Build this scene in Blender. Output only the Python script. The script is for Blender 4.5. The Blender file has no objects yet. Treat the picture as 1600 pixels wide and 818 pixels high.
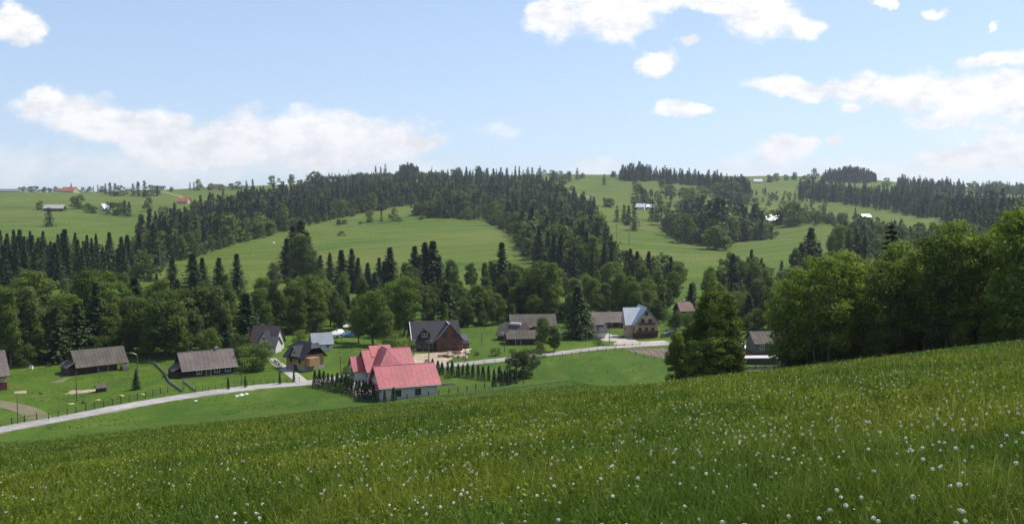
import bpy, math, random
import numpy as np
from mathutils import Vector, Matrix

# ------------------------------------------------------------------ camera
SC = bpy.context.scene
F = 1386.0
TH = math.atan((409 - 325) / F)          # camera tilted slightly down
cam_d = bpy.data.cameras.new("camera")
cam = bpy.data.objects.new("camera", cam_d)
SC.collection.objects.link(cam)
cam_d.sensor_width = 36
cam_d.lens = 36 * F / 1600
cam_d.clip_start = 0.1
cam_d.clip_end = 12000
cam.location = (0, 0, 0)
cam.rotation_euler = (math.pi / 2 - TH, 0, 0)
SC.camera = cam

# ------------------------------------------------------------------ light
SUN_AZ, SUN_EL = math.radians(60), math.radians(56)     # clockwise from the view axis
sun_dir = Vector((math.cos(SUN_EL) * math.sin(SUN_AZ), math.cos(SUN_EL) * math.cos(SUN_AZ), math.sin(SUN_EL)))
sl = bpy.data.lights.new("sun", 'SUN')
sl.energy = 5.0
sl.angle = math.radians(0.53)
sl.color = (1.0, 0.955, 0.87)
so = bpy.data.objects.new("sun", sl)
so.rotation_euler = sun_dir.to_track_quat('Z', 'Y').to_euler()
SC.collection.objects.link(so)

world = bpy.data.worlds.new("World")
SC.world = world
world.use_nodes = True
SKY_STRENGTH = 0.135
SC.view_settings.view_transform = 'Standard'
SC.view_settings.look = 'None'
SC.view_settings.gamma = 1.0
SC.view_settings.exposure = 0.22
SC.view_settings.use_curve_mapping = False
SC.cycles.use_denoising = True
SC.cycles.denoising_prefilter = 'NONE'
SC.cycles.max_bounces = 6
SC.cycles.diffuse_bounces = 3
SC.cycles.transparent_max_bounces = 8
SC.cycles.volume_bounces = 0
SC.cycles.sample_clamp_indirect = 4.0


def px_uv(px, py):
    """pixel of the photograph -> tangent coordinates x/y, z/y of its direction"""
    u = (409 - py) / F
    den = math.cos(TH) + u * math.sin(TH)
    return ((px - 800) / F) / den, (-math.sin(TH) + u * math.cos(TH)) / den


def build_world():
    nt = world.node_tree
    nt.nodes.clear()
    N, L = nt.nodes.new, nt.links.new

    def math_(op, a, b=None, c=None, clamp=False):
        n = N('ShaderNodeMath'); n.operation = op; n.use_clamp = clamp
        for i, v in enumerate((a, b, c)):
            if v is None: continue
            if isinstance(v, (int, float)): n.inputs[i].default_value = v
            else: L(v, n.inputs[i])
        return n.outputs[0]
    out = N('ShaderNodeOutputWorld'); bg = N('ShaderNodeBackground')
    sky = N('ShaderNodeTexSky'); sky.sky_type = 'NISHITA'
    sky.sun_disc = False
    sky.sun_elevation = SUN_EL; sky.sun_rotation = SUN_AZ
    sky.altitude = 900; sky.air_density = 1.0; sky.dust_density = 1.6; sky.ozone_density = 1.3
    tc = N('ShaderNodeTexCoord')
    sep = N('ShaderNodeSeparateXYZ'); L(tc.outputs['Generated'], sep.inputs[0])
    yy = math_('MAXIMUM', math_('ABSOLUTE', sep.outputs[1]), 0.02)
    uu = math_('DIVIDE', sep.outputs[0], yy)
    ww = math_('DIVIDE', sep.outputs[2], yy)
    cb = N('ShaderNodeCombineXYZ'); L(uu, cb.inputs[0]); L(ww, cb.inputs[1])
    P0_ = cb.outputs[0]
    wn = N('ShaderNodeTexNoise'); wn.inputs['Scale'].default_value = 13.0; wn.inputs['Detail'].default_value = 9; wn.inputs['Roughness'].default_value = 0.62
    L(P0_, wn.inputs['Vector'])
    wc = N('ShaderNodeVectorMath'); wc.operation = 'SUBTRACT'; L(wn.outputs['Color'], wc.inputs[0]); wc.inputs[1].default_value = (0.5, 0.5, 0.5)
    wm = N('ShaderNodeVectorMath'); wm.operation = 'MULTIPLY_ADD'; L(wc.outputs[0], wm.inputs[0]); wm.inputs[1].default_value = (0.075, 0.05, 0.0); L(P0_, wm.inputs[2])
    P = wm.outputs[0]
    # fractal noise shared by all clouds
    mp = N('ShaderNodeMapping'); mp.inputs['Scale'].default_value = (1.0, 1.7, 1.0); L(P0_, mp.inputs[0])
    n1 = N('ShaderNodeTexNoise'); n1.inputs['Scale'].default_value = 11.0
    n1.inputs['Detail'].default_value = 9; n1.inputs['Roughness'].default_value = 0.60
    L(mp.outputs[0], n1.inputs['Vector'])
    n2 = N('ShaderNodeTexNoise'); n2.inputs['Scale'].default_value = 34.0
    n2.inputs['Detail'].default_value = 5; n2.inputs['Roughness'].default_value = 0.6
    L(mp.outputs[0], n2.inputs['Vector'])
    v1 = N('ShaderNodeTexVoronoi'); v1.feature = 'SMOOTH_F1'; v1.inputs['Scale'].default_value = 30.0
    v1.inputs['Smoothness'].default_value = 0.6
    L(mp.outputs[0], v1.inputs['Vector'])

    def field(blobs):
        acc = None
        for (px, py, rx, ry) in blobs:
            cx, cz = px_uv(px, py)
            m = N('ShaderNodeMapping'); m.vector_type = 'TEXTURE'
            m.inputs['Location'].default_value = (cx, cz, 0)
            m.inputs['Scale'].default_value = (rx / F, ry / F, 1)
            L(P, m.inputs[0])
            ln = N('ShaderNodeVectorMath'); ln.operation = 'LENGTH'; L(m.outputs[0], ln.inputs[0])
            d = math_('SUBTRACT', 1.0, ln.outputs['Value'])
            acc = d if acc is None else math_('SMOOTH_MAX', acc, d, 0.25)
        return acc
    solid = [(30, 42, 50, 34), (5, 38, 30, 30),
             # long cumulus bank on the left
             (75, 172, 60, 34), (135, 184, 80, 44), (200, 198, 90, 42), (265, 210, 90, 44), (325, 224, 90, 40),
             (385, 212, 90, 50), (455, 212, 100, 52), (535, 218, 100, 46), (610, 222, 90, 36), (665, 226, 55, 20), (330, 240, 200, 26), (520, 244, 160, 22),
             # upper right
             (870, 20, 60, 45), (950, 12, 90, 55), (1040, -5, 130, 30), (1175, 25, 70, 50), (1130, 5, 110, 26),
             (1262, 40, 42, 18), (1072, 67, 32, 16), (1032, 97, 38, 24), (1068, 170, 46, 16),
             (1265, 134, 120, 20), (1340, 136, 130, 28), (1420, 142, 150, 36), (1520, 140, 150, 46), (1600, 150, 90, 44), (1470, 185, 62, 18),
             (1560, 92, 90, 18), (1328, 165, 26, 12), (1230, 236, 66, 26), (1300, 222, 20, 12),
             (1500, 245, 100, 30), (1560, 232, 90, 44), (1456, 16, 24, 12), (1375, 8, 24, 8), (1557, 40, 10, 9)]
    veil = [(60, 255, 210, 36), (260, 258, 260, 42), (480, 258, 240, 44), (620, 262, 120, 28), (775, 210, 44, 16),
            (935, 262, 70, 18), (1400, 268, 260, 26), (1180, 262, 120, 22), (1590, 200, 120, 60)]
    nz = math_('SUBTRACT', n1.outputs[0], 0.5)
    vz = math_('SUBTRACT', 0.38, v1.outputs['Distance'])
    f1 = field(solid)
    m1 = math_('ADD', math_('ADD', math_('MULTIPLY_ADD', f1, 1.5, 0.02), math_('MULTIPLY', nz, 2.0)), math_('MULTIPLY', vz, 0.7))
    fs = N('ShaderNodeMapRange'); fs.interpolation_type = 'SMOOTHSTEP'
    fs.inputs['From Min'].default_value = -0.05; fs.inputs['From Max'].default_value = 0.68
    L(m1, fs.inputs['Value'])
    f2 = field(veil)
    m2 = math_('ADD', f2, math_('MULTIPLY', nz, 2.4))
    fv = N('ShaderNodeMapRange'); fv.interpolation_type = 'SMOOTHSTEP'
    fv.inputs['From Min'].default_value = -0.1; fv.inputs['From Max'].default_value = 0.9
    fv.inputs['To Max'].default_value = 0.60
    L(m2, fv.inputs['Value'])
    front = math_('GREATER_THAN', sep.outputs[1], 0.02)
    # clouds behind and beside: plain scattered cumulus
    n3 = N('ShaderNodeTexNoise'); n3.inputs['Scale'].default_value = 3.0; n3.inputs['Detail'].default_value = 7
    L(tc.outputs['Generated'], n3.inputs['Vector'])
    fb = N('ShaderNodeMapRange'); fb.inputs['From Min'].default_value = 0.55; fb.inputs['From Max'].default_value = 0.66
    L(n3.outputs[0], fb.inputs['Value'])
    back = math_('MULTIPLY', fb.outputs[0], math_('LESS_THAN', sep.outputs[1], 0.0))
    alpha = math_('ADD', math_('MULTIPLY', math_('MAXIMUM', fs.outputs[0], fv.outputs[0]), front), math_('MULTIPLY', back, 0.9), clamp=True)
    # cloud brightness: bright billows, faint lavender hollows
    sh = N('ShaderNodeMapRange'); sh.inputs['From Min'].default_value = 0.40; sh.inputs['From Max'].default_value = 0.56
    L(math_('ADD', math_('MULTIPLY', n2.outputs[0], 0.55), math_('MULTIPLY', n1.outputs[0], 0.45)), sh.inputs['Value'])
    # underside of the big bank is greyer
    up = N('ShaderNodeMapRange'); up.inputs['From Min'].default_value = 0.035; up.inputs['From Max'].default_value = 0.12
    L(ww, up.inputs['Value'])
    lit = math_('MULTIPLY', math_('ADD', math_('MULTIPLY', sh.outputs[0], 0.75), 0.25), math_('ADD', math_('MULTIPLY', up.outputs[0], 0.6), 0.4), clamp=True)
    cm = N('ShaderNodeMixRGB'); cm.inputs[1].default_value = (4.9, 5.05, 5.4, 1); cm.inputs[2].default_value = (7.3, 7.2, 7.1, 1)
    L(lit, cm.inputs[0])
    # pale humid air low over the ridge
    hz = N('ShaderNodeMapRange'); hz.interpolation_type = 'SMOOTHSTEP'
    hz.inputs['From Min'].default_value = 0.0; hz.inputs['From Max'].default_value = 0.34
    hz.inputs['To Min'].default_value = 0.50; hz.inputs['To Max'].default_value = 0.30
    L(sep.outputs[2], hz.inputs['Value'])
    pale = N('ShaderNodeMixRGB'); L(hz.outputs[0], pale.inputs[0]); L(sky.outputs[0], pale.inputs[1])
    pale.inputs[2].default_value = (3.7, 4.9, 6.9, 1)
    mix = N('ShaderNodeMixRGB'); L(alpha, mix.inputs[0]); L(pale.outputs[0], mix.inputs[1]); L(cm.outputs[0], mix.inputs[2])
    L(mix.outputs[0], bg.inputs[0])
    bg.inputs[1].default_value = SKY_STRENGTH
    L(bg.outputs[0], out.inputs[0])
    world.cycles.sampling_method = 'MANUAL'
    world.cycles.sample_map_resolution = 512


build_world()

# ------------------------------------------------------------------ terrain function
PXC = [-900, -300, 0, 200, 450, 650, 850, 1000, 1150, 1300, 1600, 1900, 2500]
ROWS = {
    60:   None, 120: None, 200: None, 300: None,
    380:  [440] * 13,
    480:  [414, 413, 412, 412, 408, 405, 405, 408, 412, 406, 405, 405, 405],
    600:  [376, 376, 375, 380, 381, 373, 375, 386, 393, 380, 372, 372, 372],
    750:  [350, 350, 350, 356, 356, 346, 350, 363, 373, 360, 352, 350, 350],
    900:  [330, 330, 330, 334, 338, 327, 330, 341, 350, 343, 337, 335, 335],
    1100: [312, 312, 312, 314, 315, 308, 308, 316, 325, 323, 323, 322, 322],
    1300: [302, 302, 302, 303, 298, 292, 292, 296, 305, 306, 312, 312, 312],
    1500: [300, 300, 300, 300, 289, 279, 278, 281, 289, 293, 305, 305, 305],
    1750: [302, 302, 302, 301, 288, 277, 273, 273, 276, 281, 300, 300, 300],
    2100: [306, 306, 306, 304, 290, 278, 274, 274, 277, 276, 299, 299, 299],
    2600: [310, 310, 310, 308, 296, 284, 280, 280, 283, 282, 303, 303, 303],
    5000: [318] * 13,
}


def _table():
    ys = sorted(ROWS)
    ypts, zcols = [], []
    for y in ys:
        r = ROWS[y]
        if r is None:
            z = {60: -33.3, 120: -33.3, 200: -33.0, 300: -33.4}[y]
            zcols.append([z] * len(PXC))
        else:
            zcols.append([px_uv(800, p)[1] * y for p in r])
        ypts.append(y)
    gy = np.linspace(math.log(60), math.log(5000), 260)
    gx = np.linspace(-900, 2500, 171)
    Z = np.array(zcols)
    A = np.array([np.interp(gy, np.log(ypts), Z[:, j]) for j in range(len(PXC))]).T
    B = np.array([np.interp(gx, PXC, A[i]) for i in range(len(gy))])
    k = np.exp(-np.linspace(-2, 2, 9) ** 2); k /= k.sum()
    Bp = np.pad(B, ((4, 4), (0, 0)), mode='edge')
    B = sum(k[i] * Bp[i:i + B.shape[0]] for i in range(9))
    Bp = np.pad(B, ((0, 0), (4, 4)), mode='edge')
    B = sum(k[i] * Bp[:, i:i + B.shape[1]] for i in range(9))
    return gx, gy, B


GX, GY, GZ = _table()


def sstep(a, b, t):
    t = np.clip((t - a) / (b - a), 0, 1)
    return t * t * (3 - 2 * t)


def Hn(x, y, parts=False, floor=False):
    x = np.asarray(x, float); y = np.asarray(y, float)
    ys = np.maximum(y, 60.0)
    px = np.clip(800 + F * x / ys, -899, 2499)
    ly = np.clip(np.log(ys), GY[0], GY[-1] - 1e-6)
    fx = (px - GX[0]) / (GX[1] - GX[0]); ix = np.clip(fx.astype(int), 0, len(GX) - 2); fx = fx - ix
    fy = (ly - GY[0]) / (GY[1] - GY[0]); iy = np.clip(fy.astype(int), 0, len(GY) - 2); fy = fy - iy
    fl = (GZ[iy, ix] * (1 - fx) + GZ[iy, ix + 1] * fx) * (1 - fy) + (GZ[iy + 1, ix] * (1 - fx) + GZ[iy + 1, ix + 1] * fx) * fy
    amp = sstep(180, 900, y)
    fl = fl + amp * (2.2 * np.sin(x * 0.011 + 1.3 + 0.4 * np.sin(y * 0.006)) * np.sin(y * 0.013 + 0.5) + 0.9 * np.sin(x * 0.037 + y * 0.021))
    fl = fl + 0.25 * np.sin(x * 0.11 + 2) * np.sin(y * 0.09) * sstep(120, 150, y)
    if floor: return fl
    pl = -1.6 - 0.193 * y + 0.11 * x
    pl = pl + 0.10 * np.sin(x * 0.31 + 0.7 * np.sin(y * 0.2)) * np.sin(y * 0.27) * sstep(2, 12, y) + 0.35 * np.sin(x * 0.07 + 1.0) * np.sin(y * 0.055) * sstep(15, 50, y)
    t = (y - 86) / 5.0
    soft = 5.0 * np.where(t > 30, t, np.log1p(np.exp(np.minimum(t, 30))))
    pl = pl - 0.33 * soft * sstep(8, 24, x)
    k = 1.2
    h = np.clip(0.5 + 0.5 * (pl - fl) / k, 0, 1)
    z = fl * (1 - h) + pl * h + k * h * (1 - h)
    # well beyond the ridge and to the sides the land simply carries on
    if parts:
        return z, h
    return z


def H(x, y):
    return float(Hn(np.array([x]), np.array([y]))[0])


def at(px, y):
    """ground point in direction px of the photograph, at distance y ahead"""
    x = (px - 800) / F * y
    for _ in range(3):
        z = H(x, y)
        x = (px - 800) / F * (y * math.cos(TH) - z * math.sin(TH))
    return Vector((x, y, H(x, y)))


def ground(px, py, y0=60.0, y1=2600.0):
    """first ground point met by the sight line through px, py beyond y0"""
    u, w = px_uv(px, py)
    ys = np.exp(np.linspace(math.log(y0), math.log(y1), 1400))
    d = w * ys - Hn(u * ys, ys, floor=y0 < 250)      # village things stand on the valley floor
    i = np.argmax(d < 0)
    if d[i] >= 0:
        i = len(ys) - 1
    y = ys[i]
    if i > 0 and d[i] < 0:
        a, b = d[i - 1], d[i]
        y = ys[i - 1] + (ys[i] - ys[i - 1]) * a / (a - b)
    return Vector((u * y, y, H(u * y, y)))


def project(x, y, z):
    d = y * math.cos(TH) - z * math.sin(TH)
    u = y * math.sin(TH) + z * math.cos(TH)
    return 800 + F * x / d, 409 - F * u / d


def ztop(px, py, y):
    return px_uv(px, py)[1] * y


# ------------------------------------------------------------------ helpers
COL = SC.collection
rng = np.random.default_rng(11)
random.seed(5)


def link(name, me, parent=None, loc=None, rot=None):
    o = bpy.data.objects.new(name, me)
    COL.objects.link(o)
    if parent: o.parent = parent
    if loc is not None: o.location = loc
    if rot is not None: o.rotation_euler = rot
    return o


def tag(o, label=None, cat=None, group=None, kind=None):
    if label: o['label'] = label
    if cat: o['category'] = cat
    if group: o['group'] = group
    if kind: o['kind'] = kind
    return o


def thing(name, label, cat, loc=(0, 0, 0), yaw=0.0, group=None):
    o = link(name, None, None, loc, (0, 0, yaw))
    o.empty_display_size = 0.3
    return tag(o, label, cat, group)


def mesh_np(name, V, Q, mats, smooth=False, fattr=None, midx=None):
    """fast mesh from numpy vertices and equal-sized faces"""
    me = bpy.data.meshes.new(name)
    V = np.asarray(V, np.float32); Q = np.asarray(Q, np.int32)
    n, m = Q.shape
    me.vertices.add(len(V)); me.vertices.foreach_set('co', V.ravel())
    me.loops.add(n * m); me.loops.foreach_set('vertex_index', Q.ravel())
    me.polygons.add(n)
    me.polygons.foreach_set('loop_start', np.arange(0, n * m, m, dtype=np.int32))
    me.polygons.foreach_set('loop_total', np.full(n, m, np.int32))
    if midx is not None: me.polygons.foreach_set('material_index', np.asarray(midx, np.int32))
    if smooth: me.polygons.foreach_set('use_smooth', np.ones(n, bool))
    for mt in (mats if isinstance(mats, (list, tuple)) else [mats]): me.materials.append(mt)
    me.update(calc_edges=True)
    for k, v in (fattr or {}).items():
        a = me.attributes.new(k, 'FLOAT', 'FACE'); a.data.foreach_set('value', np.asarray(v, np.float32))
    return me


class MB:
    def __init__(s): s.v, s.f = [], []

    def add(s, vs, fs, M=None):
        b = len(s.v)
        s.v += [tuple(M @ Vector(v)) if M is not None else tuple(v) for v in vs]
        s.f += [tuple(b + i for i in f) for f in fs]
        return s

    def box(s, x0, x1, y0, y1, z0, z1, M=None):
        vs = [(x0, y0, z0), (x1, y0, z0), (x1, y1, z0), (x0, y1, z0), (x0, y0, z1), (x1, y0, z1), (x1, y1, z1), (x0, y1, z1)]
        return s.add(vs, [(0, 3, 2, 1), (4, 5, 6, 7), (0, 1, 5, 4), (1, 2, 6, 5), (2, 3, 7, 6), (3, 0, 4, 7)], M)

    def tube(s, pts, rad, n=6, M=None, cap=True):
        pts = [Vector(p) for p in pts]
        if not isinstance(rad, (list, tuple)): rad = [rad] * len(pts)
        vs, fs = [], []
        for i, p in enumerate(pts):
            d = (pts[min(i + 1, len(pts) - 1)] - pts[max(i - 1, 0)])
            d = d.normalized() if d.length > 1e-9 else Vector((0, 0, 1))
            a = d.orthogonal().normalized(); b = d.cross(a)
            for k in range(n):
                t = 2 * math.pi * k / n
                vs.append(p + rad[i] * (math.cos(t) * a + math.sin(t) * b))
        for i in range(len(pts) - 1):
            for k in range(n):
                fs.append((i * n + k, i * n + (k + 1) % n, (i + 1) * n + (k + 1) % n, (i + 1) * n + k))
        if cap:
            fs.append(tuple(range(n - 1, -1, -1))); fs.append(tuple((len(pts) - 1) * n + k for k in range(n)))
        return s.add(vs, fs, M)

    def prism(s, poly, axis, a, b, M=None):
        """poly: outline in the two other axes; extruded from a to b along axis 'x' or 'y' or 'z'"""
        def p(u, v, w):
            return {'x': (w, u, v), 'y': (u, w, v), 'z': (u, v, w)}[axis]
        n = len(poly)
        vs = [p(u, v, a) for u, v in poly] + [p(u, v, b) for u, v in poly]
        fs = [tuple(range(n - 1, -1, -1)), tuple(range(n, 2 * n))]
        fs += [(i, (i + 1) % n, n + (i + 1) % n, n + i) for i in range(n)]
        return s.add(vs, fs, M)

    def build(s, name, mat, parent=None, loc=None, rot=None, smooth=False):
        me = bpy.data.meshes.new(name)
        me.from_pydata(s.v, [], s.f)
        me.materials.append(mat)
        import bmesh
        bm = bmesh.new(); bm.from_mesh(me); bmesh.ops.recalc_face_normals(bm, faces=bm.faces); bm.to_mesh(me); bm.free()
        if smooth: me.polygons.foreach_set('use_smooth', [True] * len(me.polygons))
        return link(name, me, parent, loc, rot)


# ------------------------------------------------------------------ materials
def nmat(name):
    m = bpy.data.materials.new(name); m.use_nodes = True
    nt = m.node_tree; nt.nodes.clear()
    return m, nt, nt.nodes.new, nt.links.new


def mat(name, c, rough=0.85, var=0.25, scale=3.0, bump=0.15, c2=None, spec=0.3, metal=0.0, stretch=(1, 1, 1), wave=None, coord='Object'):
    m, nt, N, L = nmat(name)
    out = N('ShaderNodeOutputMaterial'); b = N('ShaderNodeBsdfPrincipled'); L(b.outputs[0], out.inputs[0])
    tc = N('ShaderNodeTexCoord'); mp = N('ShaderNodeMapping'); mp.inputs['Scale'].default_value = stretch
    L(tc.outputs[coord], mp.inputs[0])
    n = N('ShaderNodeTexNoise'); n.inputs['Scale'].default_value = scale; n.inputs['Detail'].default_value = 6
    n.inputs['Roughness'].default_value = 0.65
    L(mp.outputs[0], n.inputs['Vector'])
    r = N('ShaderNodeMapRange'); r.inputs['From Min'].default_value = 0.3; r.inputs['From Max'].default_value = 0.7
    nb = N('ShaderNodeTexNoise'); nb.inputs['Scale'].default_value = scale * 0.16; nb.inputs['Detail'].default_value = 5; L(tc.outputs[coord], nb.inputs['Vector'])
    av = N('ShaderNodeMath'); av.operation = 'MULTIPLY_ADD'; L(nb.outputs[0], av.inputs[0]); av.inputs[1].default_value = 0.9; av.inputs[2].default_value = -0.45
    ad = N('ShaderNodeMath'); ad.operation = 'ADD'; L(n.outputs[0], ad.inputs[0]); L(av.outputs[0], ad.inputs[1])
    L(ad.outputs[0], r.inputs['Value'])
    mx = N('ShaderNodeMixRGB'); L(r.outputs[0], mx.inputs[0])
    c2 = c2 or tuple(v * (1 - var) for v in c)
    c1 = tuple(min(1, v * (1 + var)) for v in c) if c2 == tuple(v * (1 - var) for v in c) else c
    mx.inputs[1].default_value = (*c2, 1); mx.inputs[2].default_value = (*c1, 1)
    col = mx.outputs[0]
    hgt = n.outputs[0]
    if wave:                                  # seams, boards, courses: (axis, scale, depth)
        w = N('ShaderNodeTexWave'); w.bands_direction = wave[0]; w.inputs['Scale'].default_value = wave[1]
        w.wave_profile = 'SAW' if len(wave) > 3 else 'SIN'
        w.inputs['Distortion'].default_value = 0.3
        L(tc.outputs[coord], w.inputs['Vector'])
        wr = N('ShaderNodeMapRange'); wr.inputs['From Min'].default_value = 0.0; wr.inputs['From Max'].default_value = 0.25
        wr.inputs['To Min'].default_value = 1 - wave[2]
        L(w.outputs['Fac'], wr.inputs['Value'])
        mm = N('ShaderNodeMixRGB'); mm.blend_type = 'MULTIPLY'; mm.inputs[0].default_value = 1
        L(col, mm.inputs[1]); L(wr.outputs[0], mm.inputs[2]); col = mm.outputs[0]
    L(col, b.inputs['Base Color'])
    b.inputs['Roughness'].default_value = rough
    b.inputs['Specular IOR Level'].default_value = spec
    b.inputs['Metallic'].default_value = metal
    if bump:
        bp = N('ShaderNodeBump'); bp.inputs['Strength'].default_value = bump; bp.inputs['Distance'].default_value = 0.05
        L(hgt, bp.inputs['Height']); L(bp.outputs[0], b.inputs['Normal'])
    return m


def leaf_mat(name, dark, light, trans=0.35, merged=False, hue=0.5):
    """foliage: colour differs leaf by leaf and tree by tree, light passes through"""
    m, nt, N, L = nmat(name)
    out = N('ShaderNodeOutputMaterial')
    a = N('ShaderNodeAttribute'); a.attribute_name = 'rnd'
    if merged:
        t = N('ShaderNodeAttribute'); t.attribute_name = 'tree'; tv = t.outputs['Fac']
    else:
        t = N('ShaderNodeObjectInfo'); tv = t.outputs['Random']
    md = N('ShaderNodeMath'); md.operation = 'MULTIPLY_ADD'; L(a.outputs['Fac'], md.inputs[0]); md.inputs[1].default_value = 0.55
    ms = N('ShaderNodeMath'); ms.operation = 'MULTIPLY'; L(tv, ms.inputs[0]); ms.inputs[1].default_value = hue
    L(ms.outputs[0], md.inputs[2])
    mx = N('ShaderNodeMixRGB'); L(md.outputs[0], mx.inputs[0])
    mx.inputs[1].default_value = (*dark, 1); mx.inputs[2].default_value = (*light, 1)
    d = N('ShaderNodeBsdfPrincipled'); L(mx.outputs[0], d.inputs['Base Color']); d.inputs['Roughness'].default_value = 0.6
    d.inputs['Specular IOR Level'].default_value = 0.10
    tr = N('ShaderNodeBsdfTranslucent')
    g = N('ShaderNodeMixRGB'); g.blend_type = 'MULTIPLY'; g.inputs[0].default_value = 1; L(mx.outputs[0], g.inputs[1]); g.inputs[2].default_value = (1.25, 1.35, 0.5, 1)
    L(g.outputs[0], tr.inputs[0])
    s = N('ShaderNodeMixShader'); s.inputs[0].default_value = trans
    L(d.outputs[0], s.inputs[1]); L(tr.outputs[0], s.inputs[2]); L(s.outputs[0], out.inputs[0])
    return m


def ground_mat():
    m, nt, N, L = nmat('ground_grass')
    out = N('ShaderNodeOutputMaterial'); b = N('ShaderNodeBsdfPrincipled'); L(b.outputs[0], out.inputs[0])
    b.inputs['Roughness'].default_value = 0.95; b.inputs['Specular IOR Level'].default_value = 0.1
    geo = N('ShaderNodeNewGeometry')

    def noise(scale, detail=4, rough=0.55, stretch=None, dist=0.0):
        n = N('ShaderNodeTexNoise'); n.inputs['Scale'].default_value = scale; n.inputs['Detail'].default_value = detail
        n.inputs['Roughness'].default_value = rough; n.inputs['Distortion'].default_value = dist
        if stretch:
            mp = N('ShaderNodeMapping'); mp.inputs['Scale'].default_value = stretch[:3]; mp.inputs['Rotation'].default_value = (0, 0, stretch[3])
            L(geo.outputs['Position'], mp.inputs[0]); L(mp.outputs[0], n.inputs['Vector'])
        else:
            L(geo.outputs['Position'], n.inputs['Vector'])
        return n.outputs[0]

    def rng_(v, a, c, lo=0.0, hi=1.0):
        r = N('ShaderNodeMapRange'); r.inputs['From Min'].default_value = a; r.inputs['From Max'].default_value = c
        r.inputs['To Min'].default_value = lo; r.inputs['To Max'].default_value = hi
        L(v, r.inputs['Value']); return r.outputs[0]

    def mix(f, c1, c2, bt='MIX'):
        x = N('ShaderNodeMixRGB'); x.blend_type = bt
        if isinstance(f, float): x.inputs[0].default_value = f
        else: L(f, x.inputs[0])
        for i, c in ((1, c1), (2, c2)):
            if isinstance(c, tuple): x.inputs[i].default_value = (*c, 1)
            else: L(c, x.inputs[i])
        return x.outputs[0]
    # close-cropped valley lawns and pasture
    lawn = mix(rng_(noise(0.03, 5), 0.35, 0.65), (0.046, 0.092, 0.008), (0.082, 0.140, 0.014))
    lawn = mix(rng_(noise(0.22, 6, 0.72), 0.48, 0.68, 0, 0.75), lawn, (0.118, 0.134, 0.030))
    lawn = mix(rng_(noise(0.12, 6, 0.7, (1, 0.35, 1, 0.7), 0.6), 0.42, 0.66, 0, 0.7), lawn, (0.034, 0.072, 0.010))
    lawn = mix(rng_(noise(2.2, 5, 0.75), 0.3, 0.7, 0.55, 1.35), (0, 0, 0), lawn, 'MIX')
    # hill pastures with faint mowing lines and drier patches
    hill = mix(rng_(noise(0.006, 5, 0.6), 0.35, 0.65), (0.042, 0.084, 0.009), (0.090, 0.126, 0.016))
    hill = mix(rng_(noise(0.018, 5, 0.6, (0.25, 1.6, 1, 0.25), 0.5), 0.45, 0.66, 0, 0.6), hill, (0.140, 0.146, 0.036))
    hill = mix(rng_(noise(0.05, 6, 0.7, (0.4, 1.0, 1, -0.3), 1.0), 0.52, 0.72, 0, 0.4), hill, (0.028, 0.060, 0.008))
    hill = mix(rng_(noise(0.30, 5, 0.75), 0.3, 0.7, 0.7, 1.25), (0, 0, 0), hill, 'MIX')
    wv = N('ShaderNodeTexWave'); wv.bands_direction = 'X'; wv.inputs['Scale'].default_value = 0.012; wv.inputs['Distortion'].default_value = 2.5
    wv.inputs['Detail'].default_value = 2; wv.inputs['Detail Scale'].default_value = 0.6
    wmp = N('ShaderNodeMapping'); wmp.inputs['Rotation'].default_value = (0, 0, 0.9); L(geo.outputs['Position'], wmp.inputs[0]); L(wmp.outputs[0], wv.inputs['Vector'])
    hill = mix(rng_(wv.outputs['Fac'], 0.42, 0.58, 0, 0.35), hill, (0.100, 0.150, 0.014))
    hill = mix(rng_(noise(0.011, 3, 0.5, (1, 1, 1, 0), 0.8), 0.5, 0.6, 0, 0.4), hill, (0.130, 0.140, 0.036))
    # soil and thatch under the tall meadow
    mead = mix(rng_(noise(0.10, 5), 0.35, 0.65), (0.030, 0.062, 0.010), (0.052, 0.094, 0.014))
    mead = mix(rng_(noise(6.0, 5, 0.7), 0.4, 0.7), mead, (0.060, 0.095, 0.018))
    am = N('ShaderNodeAttribute'); am.attribute_name = 'meadow'
    ah = N('ShaderNodeAttribute'); ah.attribute_name = 'hill'
    c = mix(ah.outputs['Fac'], lawn, hill)
    wob = N('ShaderNodeMath'); wob.operation = 'ADD'; L(am.outputs['Fac'], wob.inputs[0]); L(rng_(noise(0.4, 4), 0.3, 0.7, -0.3, 0.3), wob.inputs[1]); wob.use_clamp = True
    c = mix(wob.outputs[0], c, mead)
    L(c, b.inputs['Base Color'])
    bp = N('ShaderNodeBump'); bp.inputs['Strength'].default_value = 0.6; bp.inputs['Distance'].default_value = 0.12
    L(noise(4.0, 5, 0.7), bp.inputs['Height']); L(bp.outputs[0], b.inputs['Normal'])
    return m


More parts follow.
